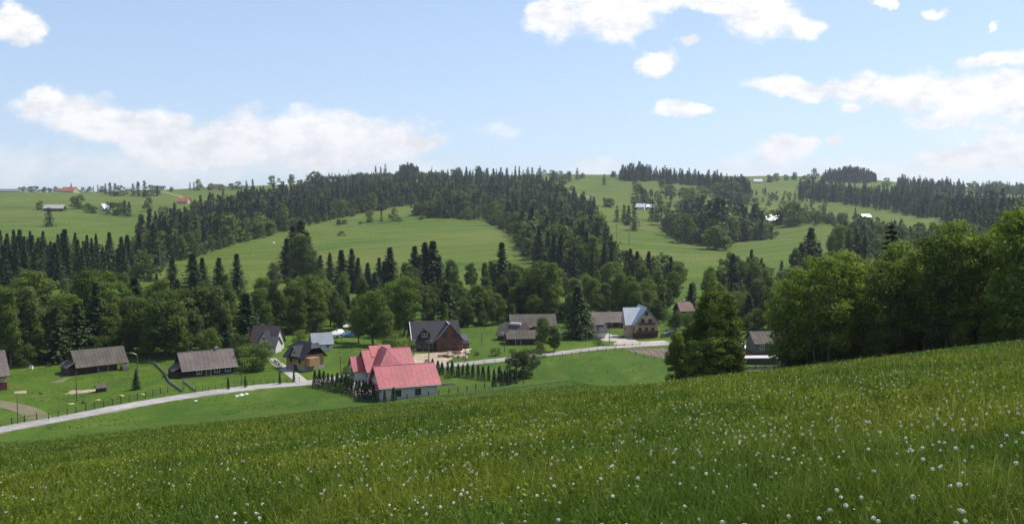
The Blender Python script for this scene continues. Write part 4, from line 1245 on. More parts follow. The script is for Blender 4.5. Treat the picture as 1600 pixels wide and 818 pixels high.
# tops of the tree belt along the stream, as heights that follow the photograph's skyline of the belt
TOPS = [(-60, 440), (0, 445), (50, 430), (100, 450), (125, 432), (160, 436), (200, 446), (240, 446), (270, 440), (330, 450), (380, 446), (440, 434), (480, 420), (520, 434), (560, 462), (590, 460),
        (630, 446), (700, 438), (740, 444), (790, 424), (860, 416), (890, 432), (950, 434), (1000, 428), (1050, 436), (1090, 440), (1150, 444), (1200, 430), (1250, 420), (1330, 400), (1450, 400), (1560, 390), (1700, 380)]
tx, ty_ = [a for a, _ in TOPS], [b for _, b in TOPS]
clear_sites = []        # world spots kept free of trees: (x, y, r)
for o in list(COL.objects):
    if o.get('category') in ('house', 'barn', 'garage', 'shed', 'hut', 'cottage', 'building', 'cabin', 'outbuilding'):
        clear_sites.append((o.location.x, o.location.y, 7.0 if o.location.y < 400 else 15.0))


def is_clear(x, y, extra=0.0):
    return all((x - a) ** 2 + (y - b) ** 2 > (r + extra) ** 2 for a, b, r in clear_sites)


# rear edge of the village green: first distance at which belt trees may stand
EDGE = [(-80, 182), (30, 182), (75, 184), (100, 192), (200, 193), (260, 190), (380, 197), (400, 224), (520, 238), (560, 242), (610, 232), (640, 243), (740, 246), (800, 252), (900, 254), (1000, 258), (1060, 252), (1100, 252), (1180, 232), (1250, 224), (1700, 214)]
ex, ey = [a for a, _ in EDGE], [b for _, b in EDGE]
rows = [(2, 5.6, 0.0), (7, 5.2, 0.0), (13, 5.6, 0.0), (23, 8.0, 1.0), (37, 11, 2.0), (56, 13, 2.0), (80, 15, 2.0), (105, 16, 2.0)]
px = -70.0
while px < 1690:            # understorey along the wood's edge
    y = float(np.interp(px, ex, ey)) + random.uniform(0, 5); x = (px - 800) / F * y
    if is_clear(x, y, -0.5): later('bush', x, y, random.uniform(3.0, 6.5), random.uniform(0.9, 1.3))
    px += 6.5 * random.uniform(0.6, 1.5) / y * F
for ri, (dy, sp, _) in enumerate(rows):
    px = -70.0
    while px < 1690:
        y = float(np.interp(px, ex, ey)) + dy + random.uniform(-3.5, 3.5)
        x = (px - 800) / F * y
        g = H(x, y)
        top = ztop(px, float(np.interp(px, tx, ty_)) + random.uniform(-4, 26) + (8 if ri == 0 else 0), y)
        # rear rows are lower on the picture only where the field shows
        h = top - g
        if ri >= 4: h = max(h, random.uniform(8, 12))
        h = max(8.0, min(h, 22.0))
        if ri == 0: h *= random.uniform(0.55, 0.95)
        if ri == 1: h *= random.uniform(0.8, 1.02)
        if is_clear(x, y, 0.5):
            q = random.random()
            spr = 0.16 if px < 400 else 0.10
            if ri >= 3: spr += 0.08
            key = 'spruce' if q < spr else ('pale' if q > 0.9 else ('grey' if q > 0.70 else ('tall' if q > 0.45 else 'round')))
            later(key, x, y, h * random.uniform(0.84, 1.08), random.uniform(0.72, 1.25) * (1.3 if key == 'spruce' and h < 14 else 1))
        px += (sp * random.uniform(0.7, 1.25)) / y * F
# spruces and special trees that stand out: (px, top py, distance, kind, wide)
for px, py, y, key, wd in [
        (50, 424, 203, 'round', 1.15), (165, 430, 216, 'pale', 1.0), (135, 426, 222, 'round', 1.0), (208, 432, 225, 'spruce', 1.2), (250, 440, 218, 'round', 1.0),
        (268, 402, 330, 'spruce', 1.1), (300, 396, 325, 'spruce', 1.35), (315, 402, 335, 'spruce', 1.1), (341, 402, 330, 'spruce', 1.1), (369, 396, 330, 'spruce', 1.1), (243, 428, 330, 'spruce', 1.0),
        (255, 432, 335, 'spruce', 0.9), (448, 372, 395, 'spruce', 1.15), (458, 352, 400, 'spruce', 1.25), (470, 344, 405, 'spruce', 1.3), (479, 362, 402, 'spruce', 1.2), (466, 366, 385, 'tall', 1.1), (474, 372, 384, 'tall', 1.2),
        (487, 392, 380, 'round', 1.0), (500, 398, 370, 'spruce', 1.0), (515, 395, 372, 'spruce', 1.0), (533, 390, 345, 'spruce', 1.15), (549, 388, 345, 'spruce', 1.0), (559, 402, 345, 'spruce', 0.9), (574, 410, 350, 'spruce', 1.2),
        (592, 402, 345, 'spruce', 1.0), (609, 386, 340, 'spruce', 1.15), (600, 408, 342, 'spruce', 1.1), (648, 384, 335, 'spruce', 1.1), (664, 378, 338, 'spruce', 1.05), (676, 376, 336, 'spruce', 1.25), (655, 400, 332, 'spruce', 1.1), (686, 398, 338, 'spruce', 1.0),
        (705, 408, 342, 'round', 0.9), (736, 412, 350, 'round', 0.9), (784, 378, 345, 'spruce', 1.1), (797, 410, 342, 'spruce', 0.8), (757, 412, 350, 'tall', 0.9), (770, 416, 345, 'tall', 1.0),
        (860, 411, 280, 'round', 1.0), (835, 420, 282, 'round', 1.0), (808, 416, 285, 'round', 0.95), (785, 430, 280, 'tall', 1.0),
        (985, 388, 400, 'spruce', 1.2), (996, 392, 395, 'spruce', 1.1), (1014, 392, 390, 'spruce', 1.15), (1000, 405, 385, 'round', 1.0), (960, 410, 380, 'round', 1.2), (1049, 400, 380, 'spruce', 0.95), (1043, 412, 378, 'spruce', 0.9), (1039, 420, 375, 'spruce', 1.0),
        (1146, 396, 350, 'spruce', 1.15), (1132, 428, 340, 'spruce', 0.9), (1160, 408, 352, 'round', 0.9), (1180, 410, 345, 'round', 1.0), (1170, 402, 355, 'tall', 0.8), (1196, 420, 350, 'round', 1.0),
        (1267, 355, 400, 'spruce', 1.35), (1252, 380, 398, 'spruce', 1.1), (1280, 378, 402, 'spruce', 1.1), (1243, 390, 392, 'round', 0.8), (1262, 398, 390, 'round', 1.0),
        (1310, 352, 440, 'tall', 1.1), (1325, 360, 445, 'tall', 1.0), (1340, 365, 440, 'spruce', 1.2), (1352, 368, 440, 'spruce', 1.2), (1300, 368, 436, 'tall', 1.0)]:
    x = (px - 800) / F * y
    later(key, x, y, ztop(px, py, y) - H(x, y), wd)
# big leafy trees right behind the red roofed house
later('pale', *at(583, 214).xy, ztop(583, 455, 214) - H(*at(583, 214).xy), 0.95)
later('round', *at(604, 212).xy, ztop(604, 488, 212) - H(*at(604, 212).xy), 1.0)
later('pale', *at(560, 218).xy, ztop(560, 480, 218) - H(*at(560, 218).xy), 0.9)
later('pale', *at(632, 232).xy, ztop(632, 436, 232) - H(*at(632, 232).xy), 1.0)
later('pale', *at(612, 240).xy, ztop(612, 442, 240) - H(*at(612, 240).xy), 1.0)
later('round', *at(748, 258).xy, ztop(748, 446, 258) - H(*at(748, 258).xy), 1.25)
later('round', *at(722, 262).xy, ztop(722, 450, 262) - H(*at(722, 262).xy), 1.0)


def in_poly(px, py, poly):
    c = False; n = len(poly); j = n - 1
    for i in range(n):
        xi, yi = poly[i]; xj, yj = poly[j]
        if (yi > py) != (yj > py) and px < (xj - xi) * (py - yi) / (yj - yi) + xi: c = not c
        j = i
    return c


# hill woods: outline of where the trees stand (as seen), spacing, spruce share, heights
WOODS = [
    ([(-120, 452), (-120, 418), (60, 414), (150, 420), (235, 420), (240, 436), (160, 445), (60, 456)], 7.5, 0.93, (13, 19)),
    ([(140, 440), (150, 424), (215, 428), (230, 440)], 8, 0.3, (10, 14)),
    ([(222, 428), (320, 395), (375, 379), (440, 362), (500, 347), (560, 334), (650, 318), (690, 314), (700, 296), (640, 292), (560, 296), (480, 300), (400, 313), (330, 330), (262, 352), (214, 384), (212, 425)], 9.5, 0.70, (15, 22)),
    ([(280, 408), (330, 394), (440, 363), (500, 348), (600, 328), (600, 322), (440, 352), (330, 384)], 11, 0.1, (8, 13)),
    ([(648, 338), (700, 343), (748, 342), (795, 350), (818, 384), (843, 412), (870, 440), (975, 440), (955, 400), (942, 370), (930, 340), (885, 312), (855, 296), (700, 302), (664, 318)], 9.5, 0.55, (14, 21)),
    ([(655, 341), (748, 344), (800, 352), (830, 400), (815, 400), (790, 362), (740, 338)], 11, 0.1, (9, 14)),
    ([(880, 400), (960, 440), (975, 425), (950, 385), (900, 370)], 10, 0.45, (10, 15)),
    ([(622, 279), (655, 279), (655, 275.5), (622, 275.5)], 10, 1.0, (20, 27)),
    ([(500, 291), (700, 281), (700, 276), (560, 278), (500, 284)], 16, 0.4, (9, 16)),
    ([(700, 300), (850, 295), (850, 279), (760, 277), (700, 280)], 13, 0.9, (13, 20)),
    ([(966, 283), (1030, 284), (1030, 277), (966, 276)], 11, 0.97, (19, 26)),
    ([(1030, 287), (1090, 291), (1100, 302), (1172, 311), (1172, 296), (1100, 284), (1030, 278)], 13, 0.92, (17, 25)),
    ([(1036, 363), (1060, 373), (1090, 379), (1130, 387), (1152, 378), (1206, 374), (1205, 360), (1150, 357), (1080, 354), (1040, 350)], 9.5, 0.6, (22, 29)),
    ([(985, 322), (1020, 325), (1090, 330), (1100, 315), (1060, 305), (1000, 306)], 22, 0.25, (9, 15)),
    ([(1150, 318), (1215, 326), (1290, 335), (1290, 318), (1200, 300), (1150, 304)], 24, 0.3, (8, 13)),
    ([(1248, 312), (1320, 320), (1440, 340), (1480, 345), (1600, 352), (1720, 352), (1720, 326), (1600, 326), (1480, 318), (1400, 310), (1330, 300), (1250, 293)], 11.5, 0.82, (14, 21)),
    ([(1282, 285), (1370, 286), (1366, 280), (1285, 279)], 12, 0.95, (19, 26)),
    ([(1405, 303), (1510, 306), (1505, 296), (1440, 292), (1400, 290)], 13, 0.88, (14, 22)),
    ([(1525, 304), (1720, 308), (1720, 298), (1560, 298), (1525, 298)], 15, 0.55, (12, 20)),
    ([(1212, 352), (1300, 353), (1400, 372), (1400, 360), (1290, 343), (1215, 344)], 12, 0.12, (9, 15)),
    ([(1290, 396), (1340, 402), (1400, 400), (1500, 402), (1700, 402), (1700, 372), (1480, 370), (1320, 366)], 12, 0.35, (10, 16)),
    ([(1480, 368), (1700, 372), (1700, 350), (1480, 350)], 12, 0.9, (15, 21)),
    ([(940, 440), (1065, 440), (1050, 424), (975, 420)], 11, 0.35, (9, 15)),
    ([(1125, 448), (1230, 448), (1225, 430), (1135, 430)], 11, 0.35, (9, 15)),
]
far_list = []        # (kind, x, y, h, wide)


VIEWS = [(project(*o.location)[0], project(*o.location)[1], o.location.y, 13) for o in COL.objects if o.get('label') and o.name in ('bright_roof_barn', 'white_hill_house', 'white_outbuilding', 'red_roof_cottage')]


def hides(px, py, y, h):
    """would a tree here stand in front of one of the houses that are seen in the open"""
    for hx, hy, yy, w in VIEWS:
        if abs(px - hx) < w and y < yy + 4 and py - h * F / y < hy: return True
    return False


def scatter(poly, sp, share, hr):
    # world bounds of the outline
    us = []; ds = []
    for a, b in poly:
        g = ground(a, b, 260); us.append(a); ds.append(g.y)
    y = min(ds) - 10
    ymax = max(ds) + 30
    x0, x1 = min(us), max(us)
    while y < ymax:
        px = x0
        while px < x1:
            yy = y + rng.uniform(-0.45, 0.45) * sp
            x = (px - 800) / F * yy + rng.uniform(-0.45, 0.45) * sp
            z = H(x, yy)
            qx, qy = project(x, yy, z)
            if in_poly(qx, qy + rng.uniform(-1.5, 1.5), poly) and is_clear(x, yy, -3):
                k = 's' if rng.random() < share else 'b'
                h = rng.uniform(*hr) * (0.50 + 0.66 * rng.random() ** 0.7) * ((0.55 + 0.55 * math.sin(math.pi * (px - x0) / (x1 - x0)) ** 0.6) if hr[0] >= 19 else 1.0) * (1.0 if k == 's' else 0.72)
                if not hides(qx, qy, yy, h): far_list.append((k, x, yy, h, rng.uniform(0.7, 1.35)))
            px += 0.86 * sp / yy * F
        y += 0.86 * sp


for w in WOODS: scatter(*w)
print('far trees', len(far_list))
# single trees on the pastures and along the skyline: (kind, px, base py, height m, wide)
SINGLES = [
    ('s', 77, 354, 13, 1.9), ('b', 62, 328, 9, 0.9), ('b', 117, 326, 11, 1), ('b', 126, 326, 12, 1), ('b', 138, 332, 8, 1.3), ('b', 147, 333, 8, 1.2), ('b', 172, 334, 10, 1.2), ('b', 182, 336, 10, 1.3), ('s', 195, 337, 13, 1.6), ('s', 202, 338, 12, 1.6), ('b', 190, 334, 10, 1.2),
    ('b', 233, 330, 12, 1), ('s', 165, 303, 14, 1.2), ('s', 172, 305, 16, 1.6), ('s', 180, 306, 15, 1.8), ('b', 188, 306, 12, 1.5), ('s', 208, 306, 15, 1.4), ('s', 216, 307, 17, 1.6), ('s', 226, 308, 18, 1.5), ('b', 236, 306, 12, 1.6), ('s', 246, 306, 12, 1.4),
    ('b', 35, 298, 10, 1.6), ('b', 47, 298, 9, 1.6), ('b', 56, 298, 9, 1.6), ('b', 70, 298, 8, 1.4), ('b', 78, 298, 8, 1.3), ('b', 88, 299, 9, 1.2), ('b', 130, 300, 8, 1.4), ('b', 140, 300, 9, 1.2), ('s', 146, 300, 10, 1), ('s', 153, 300, 12, 1), ('b', 160, 300, 8, 1.3),
    ('b', 268, 299, 6, 1.2), ('s', 297, 297, 11, 1.0), ('s', 303, 297, 11, 1), ('b', 310, 297, 14, 1), ('b', 330, 297, 9, 1.4), ('b', 347, 297, 8, 1.4), ('b', 362, 296, 8, 1.4), ('b', 372, 296, 10, 1.3), ('s', 385, 297, 12, 1.2), ('s', 395, 298, 14, 1.2),
    ('b', 425, 289, 15, 0.9), ('b', 436, 289, 10, 0.8), ('b', 455, 289, 15, 1.1), ('b', 468, 288, 8, 1.4), ('b', 485, 289, 14, 1.4), ('b', 492, 289, 18, 1.3), ('b', 498, 289, 16, 1.2), ('s', 505, 288, 12, 0.9), ('s', 514, 284, 15, 1.1), ('s', 519, 284, 15, 1.1), ('s', 530, 287, 14, 1.3),
    ('s', 587, 282, 22, 0.9), ('s', 595, 282, 20, 1), ('s', 602, 282, 24, 1), ('b', 563, 284, 14, 1.6), ('b', 575, 284, 14, 1.5),
    ('b', 710, 278, 12, 1.5), ('b', 716, 278, 14, 1.2), ('b', 748, 277, 16, 1.0),
    ('b', 578, 347, 10, 0.9), ('s', 596, 347, 10, 0.9), ('b', 616, 345, 9, 0.9), ('b', 530, 351, 4, 1.6), ('b', 538, 350, 4, 1.4), ('b', 533, 368, 3, 2.0), ('b', 625, 346, 3, 1.5), ('b', 659, 343, 3, 1.4), ('b', 563, 350, 2.5, 1.3),
    ('b', 850, 273, 9, 1.4), ('b', 862, 275, 9, 1.6), ('b', 866, 285, 14, 1.4), ('b', 879, 287, 14, 1.3), ('b', 888, 283, 13, 1.0), ('s', 902, 281, 16, 1.5), ('b', 910, 279, 8, 1.2), ('b', 876, 272, 7, 1.6), ('b', 890, 272, 6, 1.5),
    ('s', 944, 289, 14, 1.3), ('b', 958, 277, 9, 1.6), ('b', 975, 280, 10, 1.5), ('b', 878, 297, 6, 1.4), ('b', 893, 297, 5, 1.8), ('b', 897, 302, 4, 1.5),
    ('b', 947, 322, 9, 1.2), ('b', 955, 323, 8, 1.3), ('b', 992, 295, 9, 1.2), ('b', 998, 303, 12, 1.5), ('s', 1003, 318, 17, 1.6), ('s', 1008, 321, 16, 1.6), ('b', 1006, 327, 5, 1.8), ('b', 1035, 291, 9, 1.2),
    ('b', 1040, 302, 11, 1.5), ('b', 1049, 305, 12, 1.5), ('s', 964, 346, 13, 1.4), ('s', 975, 347, 14, 1.4), ('s', 982, 351, 15, 1.3), ('s', 991, 360, 21, 1.2), ('b', 979, 351, 8, 1.3), ('s', 1019, 344, 17, 1.6), ('s', 1025, 346, 13, 1.3), ('b', 1033, 352, 16, 1.2),
    ('b', 1070, 322, 18, 1.2), ('b', 1080, 325, 20, 1.2), ('b', 1098, 310, 16, 1.2), ('b', 1128, 315, 20, 1.6), ('b', 1142, 317, 22, 1.7), ('b', 1157, 320, 13, 1.4), ('b', 1165, 317, 12, 1.3),
    ('b', 1180, 322, 9, 1.3), ('b', 1072, 380, 17, 1.1), ('b', 1118, 390, 13, 1.5), ('b', 1140, 376, 20, 1.2), ('b', 1180, 374, 14, 1.1), ('s', 1166, 372, 24, 1.1), ('s', 1176, 372, 23, 1.1),
    ('b', 1203, 284, 12, 1.3), ('b', 1213, 283, 12, 1.1), ('b', 1228, 282, 9, 1.3), ('b', 1241, 281, 12, 1.2), ('b', 1256, 280, 8, 1.6), ('b', 1264, 280, 9, 1.5), ('b', 1272, 280, 18, 1.0),
    ('s', 1512, 343, 19, 1.5), ('s', 1527, 345, 17, 1.0), ('s', 1548, 348, 24, 1.1), ('s', 1485, 340, 16, 1.0), ('s', 1565, 346, 24, 1.0),
    ('b', 1519, 302, 19, 1.1), ('b', 1557, 303, 18, 1.5), ('b', 1385, 291, 12, 1.2), ('b', 1410, 291, 10, 1.5), ('b', 1218, 351, 17, 1.3), ('b', 1243, 352, 18, 1.3), ('b', 1203, 372, 9, 1.2),
    ('b', 360, 378, 15, 1.3), ('b', 413, 368, 13, 1.5), ('b', 404, 372, 10, 1.2), ('b', 813, 362, 11, 1.5), ('b', 222, 410, 12, 1.2)]
single_list = []
for k, px, py, h, wd in SINGLES:
    g = ground(px, py, 330)
    if g.y > 2000: g = at(px, 1500)
    single_list.append((k, g.x, g.y, h * 1.25, wd, px))

# ---- turn the lists into objects: belt trees first (all are close enough to show trunk and crown)
def anchor(px):
    for lim, ph in ANCH:
        if px < lim: return ph
    return ANCH[-1][1]


def size_word(h): return 'small' if h < 9 else ('medium' if h < 13 else ('tall' if h < 17.5 else 'very tall'))


def ordinal_labels(items, word):
    """items: (key tuple, px) -> label text by landmark, rank from the left within the landmark"""
    groups = {}
    for i, (k, px) in enumerate(items): groups.setdefault(k, []).append((px, i))
    out = {}
    for k, l in groups.items():
        l.sort()
        for r, (_, i) in enumerate(l):
            if len(l) == 1: o = 'only one'
            elif r == 0: o = 'leftmost'
            elif r == len(l) - 1: o = 'rightmost'
            else: o = ORD[r] + ' from left'
            out[i] = (k, o)
    return out


band = lambda y, px: 'front row' if y < np.interp(px, ex, ey) + 11 else ('second row' if y < np.interp(px, ex, ey) + 24 else ('third row' if y < np.interp(px, ex, ey) + 47 else 'rear rows'))
LATER = [t if t[0] != 'spruce' else (t[0], t[1], t[2], t[3], t[4] * 1.45) for t in LATER if t[3] > 2.5]
WORD = {'round': 'round leafy tree', 'tall': 'slender leafy tree', 'pale': 'bright leafy tree', 'grey': 'grey green leafy tree', 'spruce': 'dark spruce', 'bush': 'edge bush'}
items = []
for key, x, y, h, wd in LATER:
    px, py = project(x, y, H(x, y))
    items.append(((key, anchor(px), band(y, px)), px))
lab = ordinal_labels(items, '')
for i, (key, x, y, h, wd) in enumerate(LATER):
    (k, a, b), o = lab[i]
    plant(key, x, y, h, f"{WORD[key]} {a}, {b}, {o.replace(' there', '')}", 'trees along the stream behind the village', wd)

n_ind = {'spruce_tree': sum(1 for t in LATER if t[0] == 'spruce'), 'broadleaf_tree': sum(1 for t in LATER if t[0] not in ('spruce', 'bush'))}
print('belt', n_ind)
HZ = [(215, 'on the left pasture'), (330, 'at the ridge path'), (420, 'above the spruce wood'), (520, 'by the white ridge farm'), (700, 'above the middle pasture'), (800, 'on the middle wood edge'), (930, 'on the bare ridge top'),
      (1030, 'by the white hillside house'), (1110, 'by the big hillside clump'), (1230, 'by the bright roofed barn'), (1330, 'on the right ridge'), (1700, 'above the right spruce band')]


def hz(px):
    for lim, ph in HZ:
        if px < lim: return ph
    return HZ[-1][1]


items = []
for k, x, y, h, wd, px in single_list:
    kd = ('dark spruce' if k == 's' else ('low bush' if h < 7 else 'round leafy tree'))
    d = 'low on the slope' if y < 700 else ('midway up' if y < 1150 else 'on the skyline')
    items.append(((kd, hz(px), d), px))
lab = ordinal_labels(items, '')
cnt = {'s': 0, 'b': 0}
for i, (k, x, y, h, wd, px) in enumerate(single_list):
    (kd, a, d), o = lab[i]
    me = far_mesh(k, i % 4)
    s = h / (20 if k == 's' else 14)
    nm = 'spruce_tree' if k == 's' else ('pasture_bush' if h < 7 else 'hill_tree')
    ob = link(nm, me, None, (x, y, H(x, y) - 0.3 - (0.08 * h if k == 'b' else 0)), (0, 0, random.random() * 6.28))
    ob.scale = (s * wd, s * wd, s)
    tag(ob, f"{kd} {a} {d}, {o}", 'spruce' if k == 's' else ('bush' if h < 7 else 'tree'), 'single trees on the hillside')
    if k == 's': n_ind['spruce_tree'] += 1

# largest of the hill wood trees as objects, the rest as one wood
far_list.sort(key=lambda t: -t[3] / t[2])
budget = {'s': max(0, 290 - n_ind['spruce_tree']), 'b': max(0, 290 - n_ind['broadleaf_tree'])}
rest, items, pick = [], [], []
for t in far_list:
    if budget[t[0]] > 0:
        budget[t[0]] -= 1; pick.append(t)
        px = project(t[1], t[2], 0)[0]
        items.append((('dark spruce' if t[0] == 's' else 'round leafy tree', int(px // 55), 0 if t[2] < 460 else 1), px))
    else: rest.append(t)
WZ = lambda c: ['at the far left wood edge', 'in the left wood beyond the barn', 'in the left wood above the barn', 'in the left wood by the field strip'][min(3, max(0, c))] if c < 4 else (
    {4: 'where the left woods meet', 5: 'at the lower tip of the long wood', 6: 'in the long wood above the log house', 7: 'in the long wood at the field corner', 8: 'in the long wood behind the lone clump'}.get(c, 'in the ' + (
        'middle wood tongue' if c < 15 else ('gully wood' if c < 18 else ('copse above the tall house' if c < 21 else ('copse behind the grey house' if c < 23 else 'wood above the alders'))))))
lab = {}
tmp = []
for (kd, c, b_), px in items: tmp.append(((kd, WZ(c), 'lower part' if b_ == 0 else 'upper part'), px))
lab = ordinal_labels(tmp, '')
for i, (k, x, y, h, wd) in enumerate(pick):
    (kd, a, d), o = lab[i]
    o = o.replace('forty-', 'forty ')
    lb = f"{kd} {a}, {d}, {o.replace(' there', '')}"
    gr = 'trees of the hillside woods'
    if y < 470:
        ob = plant('spruce' if k == 's' else ('round' if i % 2 else 'tall'), x, y, h, lb, gr, wd * 1.1)
    else:
        me = far_mesh(k, i % 4); s = h / (20 if k == 's' else 14)
        ob = link('spruce_tree' if k == 's' else 'hill_tree', me, None, (x, y, H(x, y) - 0.3), (0, 0, random.random() * 6.28)); ob.scale = (s * wd, s * wd, s)
        tag(ob, lb, 'spruce' if k == 's' else 'tree', gr)


def merged_wood(name, lst, kind, mt):
    Vs, rs, ts = [], [], []
    for j, (k, x, y, h, wd) in enumerate(lst):
        V, rn, nb = FAR[kind][j % 4]
        if nb: V = V[:-4 * nb]; rn = rn[:-nb]
        s = h / (20 if kind == 's' else 14); a = rng.random() * 6.283
        c, s_ = math.cos(a), math.sin(a)
        W_ = np.empty_like(V)
        W_[:, 0] = (V[:, 0] * c - V[:, 1] * s_) * s * wd + x
        W_[:, 1] = (V[:, 0] * s_ + V[:, 1] * c) * s * wd + y
        W_[:, 2] = V[:, 2] * s + H(x, y) - 0.3
        Vs.append(W_); rs.append(rn); ts.append(np.full(len(rn), rng.random()))
    V = np.concatenate(Vs)
    me = mesh_np(name, V, np.arange(len(V)).reshape(-1, 4), mt, fattr={'rnd': np.concatenate(rs), 'tree': np.concatenate(ts)})
    return tag(link(name, me), kind='stuff')


tag(merged_wood('spruce_forest', [t for t in rest if t[0] == 's'], 's', M_FAR_NEEDLE), 'dark spruce forest covering the far hillsides', 'forest')
tag(merged_wood('broadleaf_woods', [t for t in rest if t[0] == 'b'], 'b', M_FAR_LEAF), 'lighter leafy woods mixed into the far hillsides', 'woods')

# ---- notable garden and meadow trees
def planted(key, px, y, toppy, label, wide=1.0, idx=None, name=None, group=None, h=None):
    g = at(px, y)
    return plant(key, g.x, g.y, h if h else ztop(px, toppy, y) - g.z, label, group, wide, idx, name)


planted('fat_spruce', 903, 226, 447, 'big very dark dense spruce standing alone beside the white hut', 1.35)
planted('fat_spruce', 213, 160, 577, 'small bushy spruce alone on the lawn by the barn', 0.9)
planted('grey_bush', 810, 171, 549, 'big loose bush at the road end of the thuja row, left half', 0.95, 0, name='roadside_bush')
planted('grey_bush', 827, 173, 546, 'big loose bush at the road end of the thuja row, right half', 0.85, 1, name='roadside_bush')
planted('round', 848, 205, 498, 'small dark garden tree in front of the low shed', 0.9)
planted('round', 866, 203, 512, 'small pale garden tree between the low shed and the dark spruce', 1.1)
planted('bush', 395, 180, 540, 'broad orchard tree beside the long log house', 1.4, name='orchard_tree')
planted('bush', 412, 181, 537, 'bushy orchard tree in front of the steep roofed house', 1.2, name='orchard_tree')
planted('bush', 379, 183, 543, 'low orchard tree touching the log house gable', 1.0, name='orchard_tree')
planted('pale', 330, 188, 513, 'pale flowering tree rising behind the log house roof', 0.8)
planted('bush', 470, 212, 517, 'light green bush behind the honey coloured house', 1.5)
planted('bush', 13, 196, 555, 'grey green bush behind the mauve roofed house', 1.2)
planted('bush', 625, 196, 522, 'grey bush between the leafy tree and the unfinished house', 1.3)
planted('bush', 668, 184, 561, 'short scrubby bush on the building yard edge', 0.9)
planted('bush', 610, 186, 528, 'dark bush behind the red roof ridge', 1.2)
planted('bush', 700, 196, 553, 'low scrub on the rubble by the unfinished house', 1.4)
planted('bush', 745, 199, 549, 'low scrub on the bank above the road', 1.5)
planted('bush', 775, 199, 543, 'ragged scrub on the bank by the lamp pole', 1.6)
planted('bush', 842, 196, 534, 'round dark bush by the roadside bank', 1.0)
planted('bush', 715, 172, 577, 'clipped dark bush in the garden behind the thuja row', 0.7)
planted('bush', 700, 171, 584, 'wide low juniper in the garden behind the thuja row', 1.8)
planted('bush', 545, 170, 571, 'round garden bush at the left corner of the red roofed house', 1.0)
planted('bush', 1035, 226, 520, 'round clipped bush at the corner of the tall house', 1.0)
planted('bush', 936, 214, 526, 'small shrub in front of the white hut', 0.8)
planted('bush', 1083, 232, 488, 'leafy shrub beside the driveway right of the tall house', 1.0)
planted('bush', 1055, 240, 490, 'yellow green young tree beside the tall house', 1.0)
planted('round', 1058, 240, 486, 'young tree in front of the reddish roof, left one', 0.9)
planted('tall', 1076, 242, 488, 'young tree in front of the reddish roof, right one', 1.2)
planted('spruce', 1112, 240, 436, 'spruce top showing over the bushy meadow tree', 1.1)
planted('spruce', 1105, 236, 458, 'second spruce behind the bushy meadow tree', 1.2)

# leafy pair on the meadow edge
planted('near_bush', 1057, 86, 524, 'lowest dark leafy tree, left end of the clump on the meadow edge', 0.70, 0)
planted('near_bush', 1076, 88, 512, 'dark leafy tree, second in the clump on the meadow edge', 0.62, 1)
planted('near_cone', 1108, 89, 436, 'tall pointed leafy tree in the middle of the meadow edge clump', 0.95, 0)
planted('near_tall', 1098, 89, 474, 'slender leafy tree in front of the pointed one of the meadow edge clump', 0.9, 0, name='leafy_tree')
planted('near_cone', 1134, 87, 452, 'sunlit pointed leafy tree, right peak of the clump on the meadow edge', 1.05, 1)
planted('near_tall', 1117, 86, 478, 'upright leafy tree in front of the tall sunlit one on the meadow edge', 0.85, 2, name='leafy_tree')
planted('near_bush', 1145, 88, 508, 'leafy tree at the right end of the meadow edge clump', 0.55, 0)
planted('near_bush', 1116, 85, 528, 'low leafy growth at the foot of the meadow edge clump', 1.3, 0, name='undergrowth_shrub')
planted('near_bush', 1090, 85, 535, 'dark low shrub at the foot of the meadow edge clump', 1.2, 1, name='undergrowth_shrub')
planted('near_bush', 1140, 85, 532, 'low shrub at the right foot of the meadow edge clump', 1.1, 1, name='undergrowth_shrub')

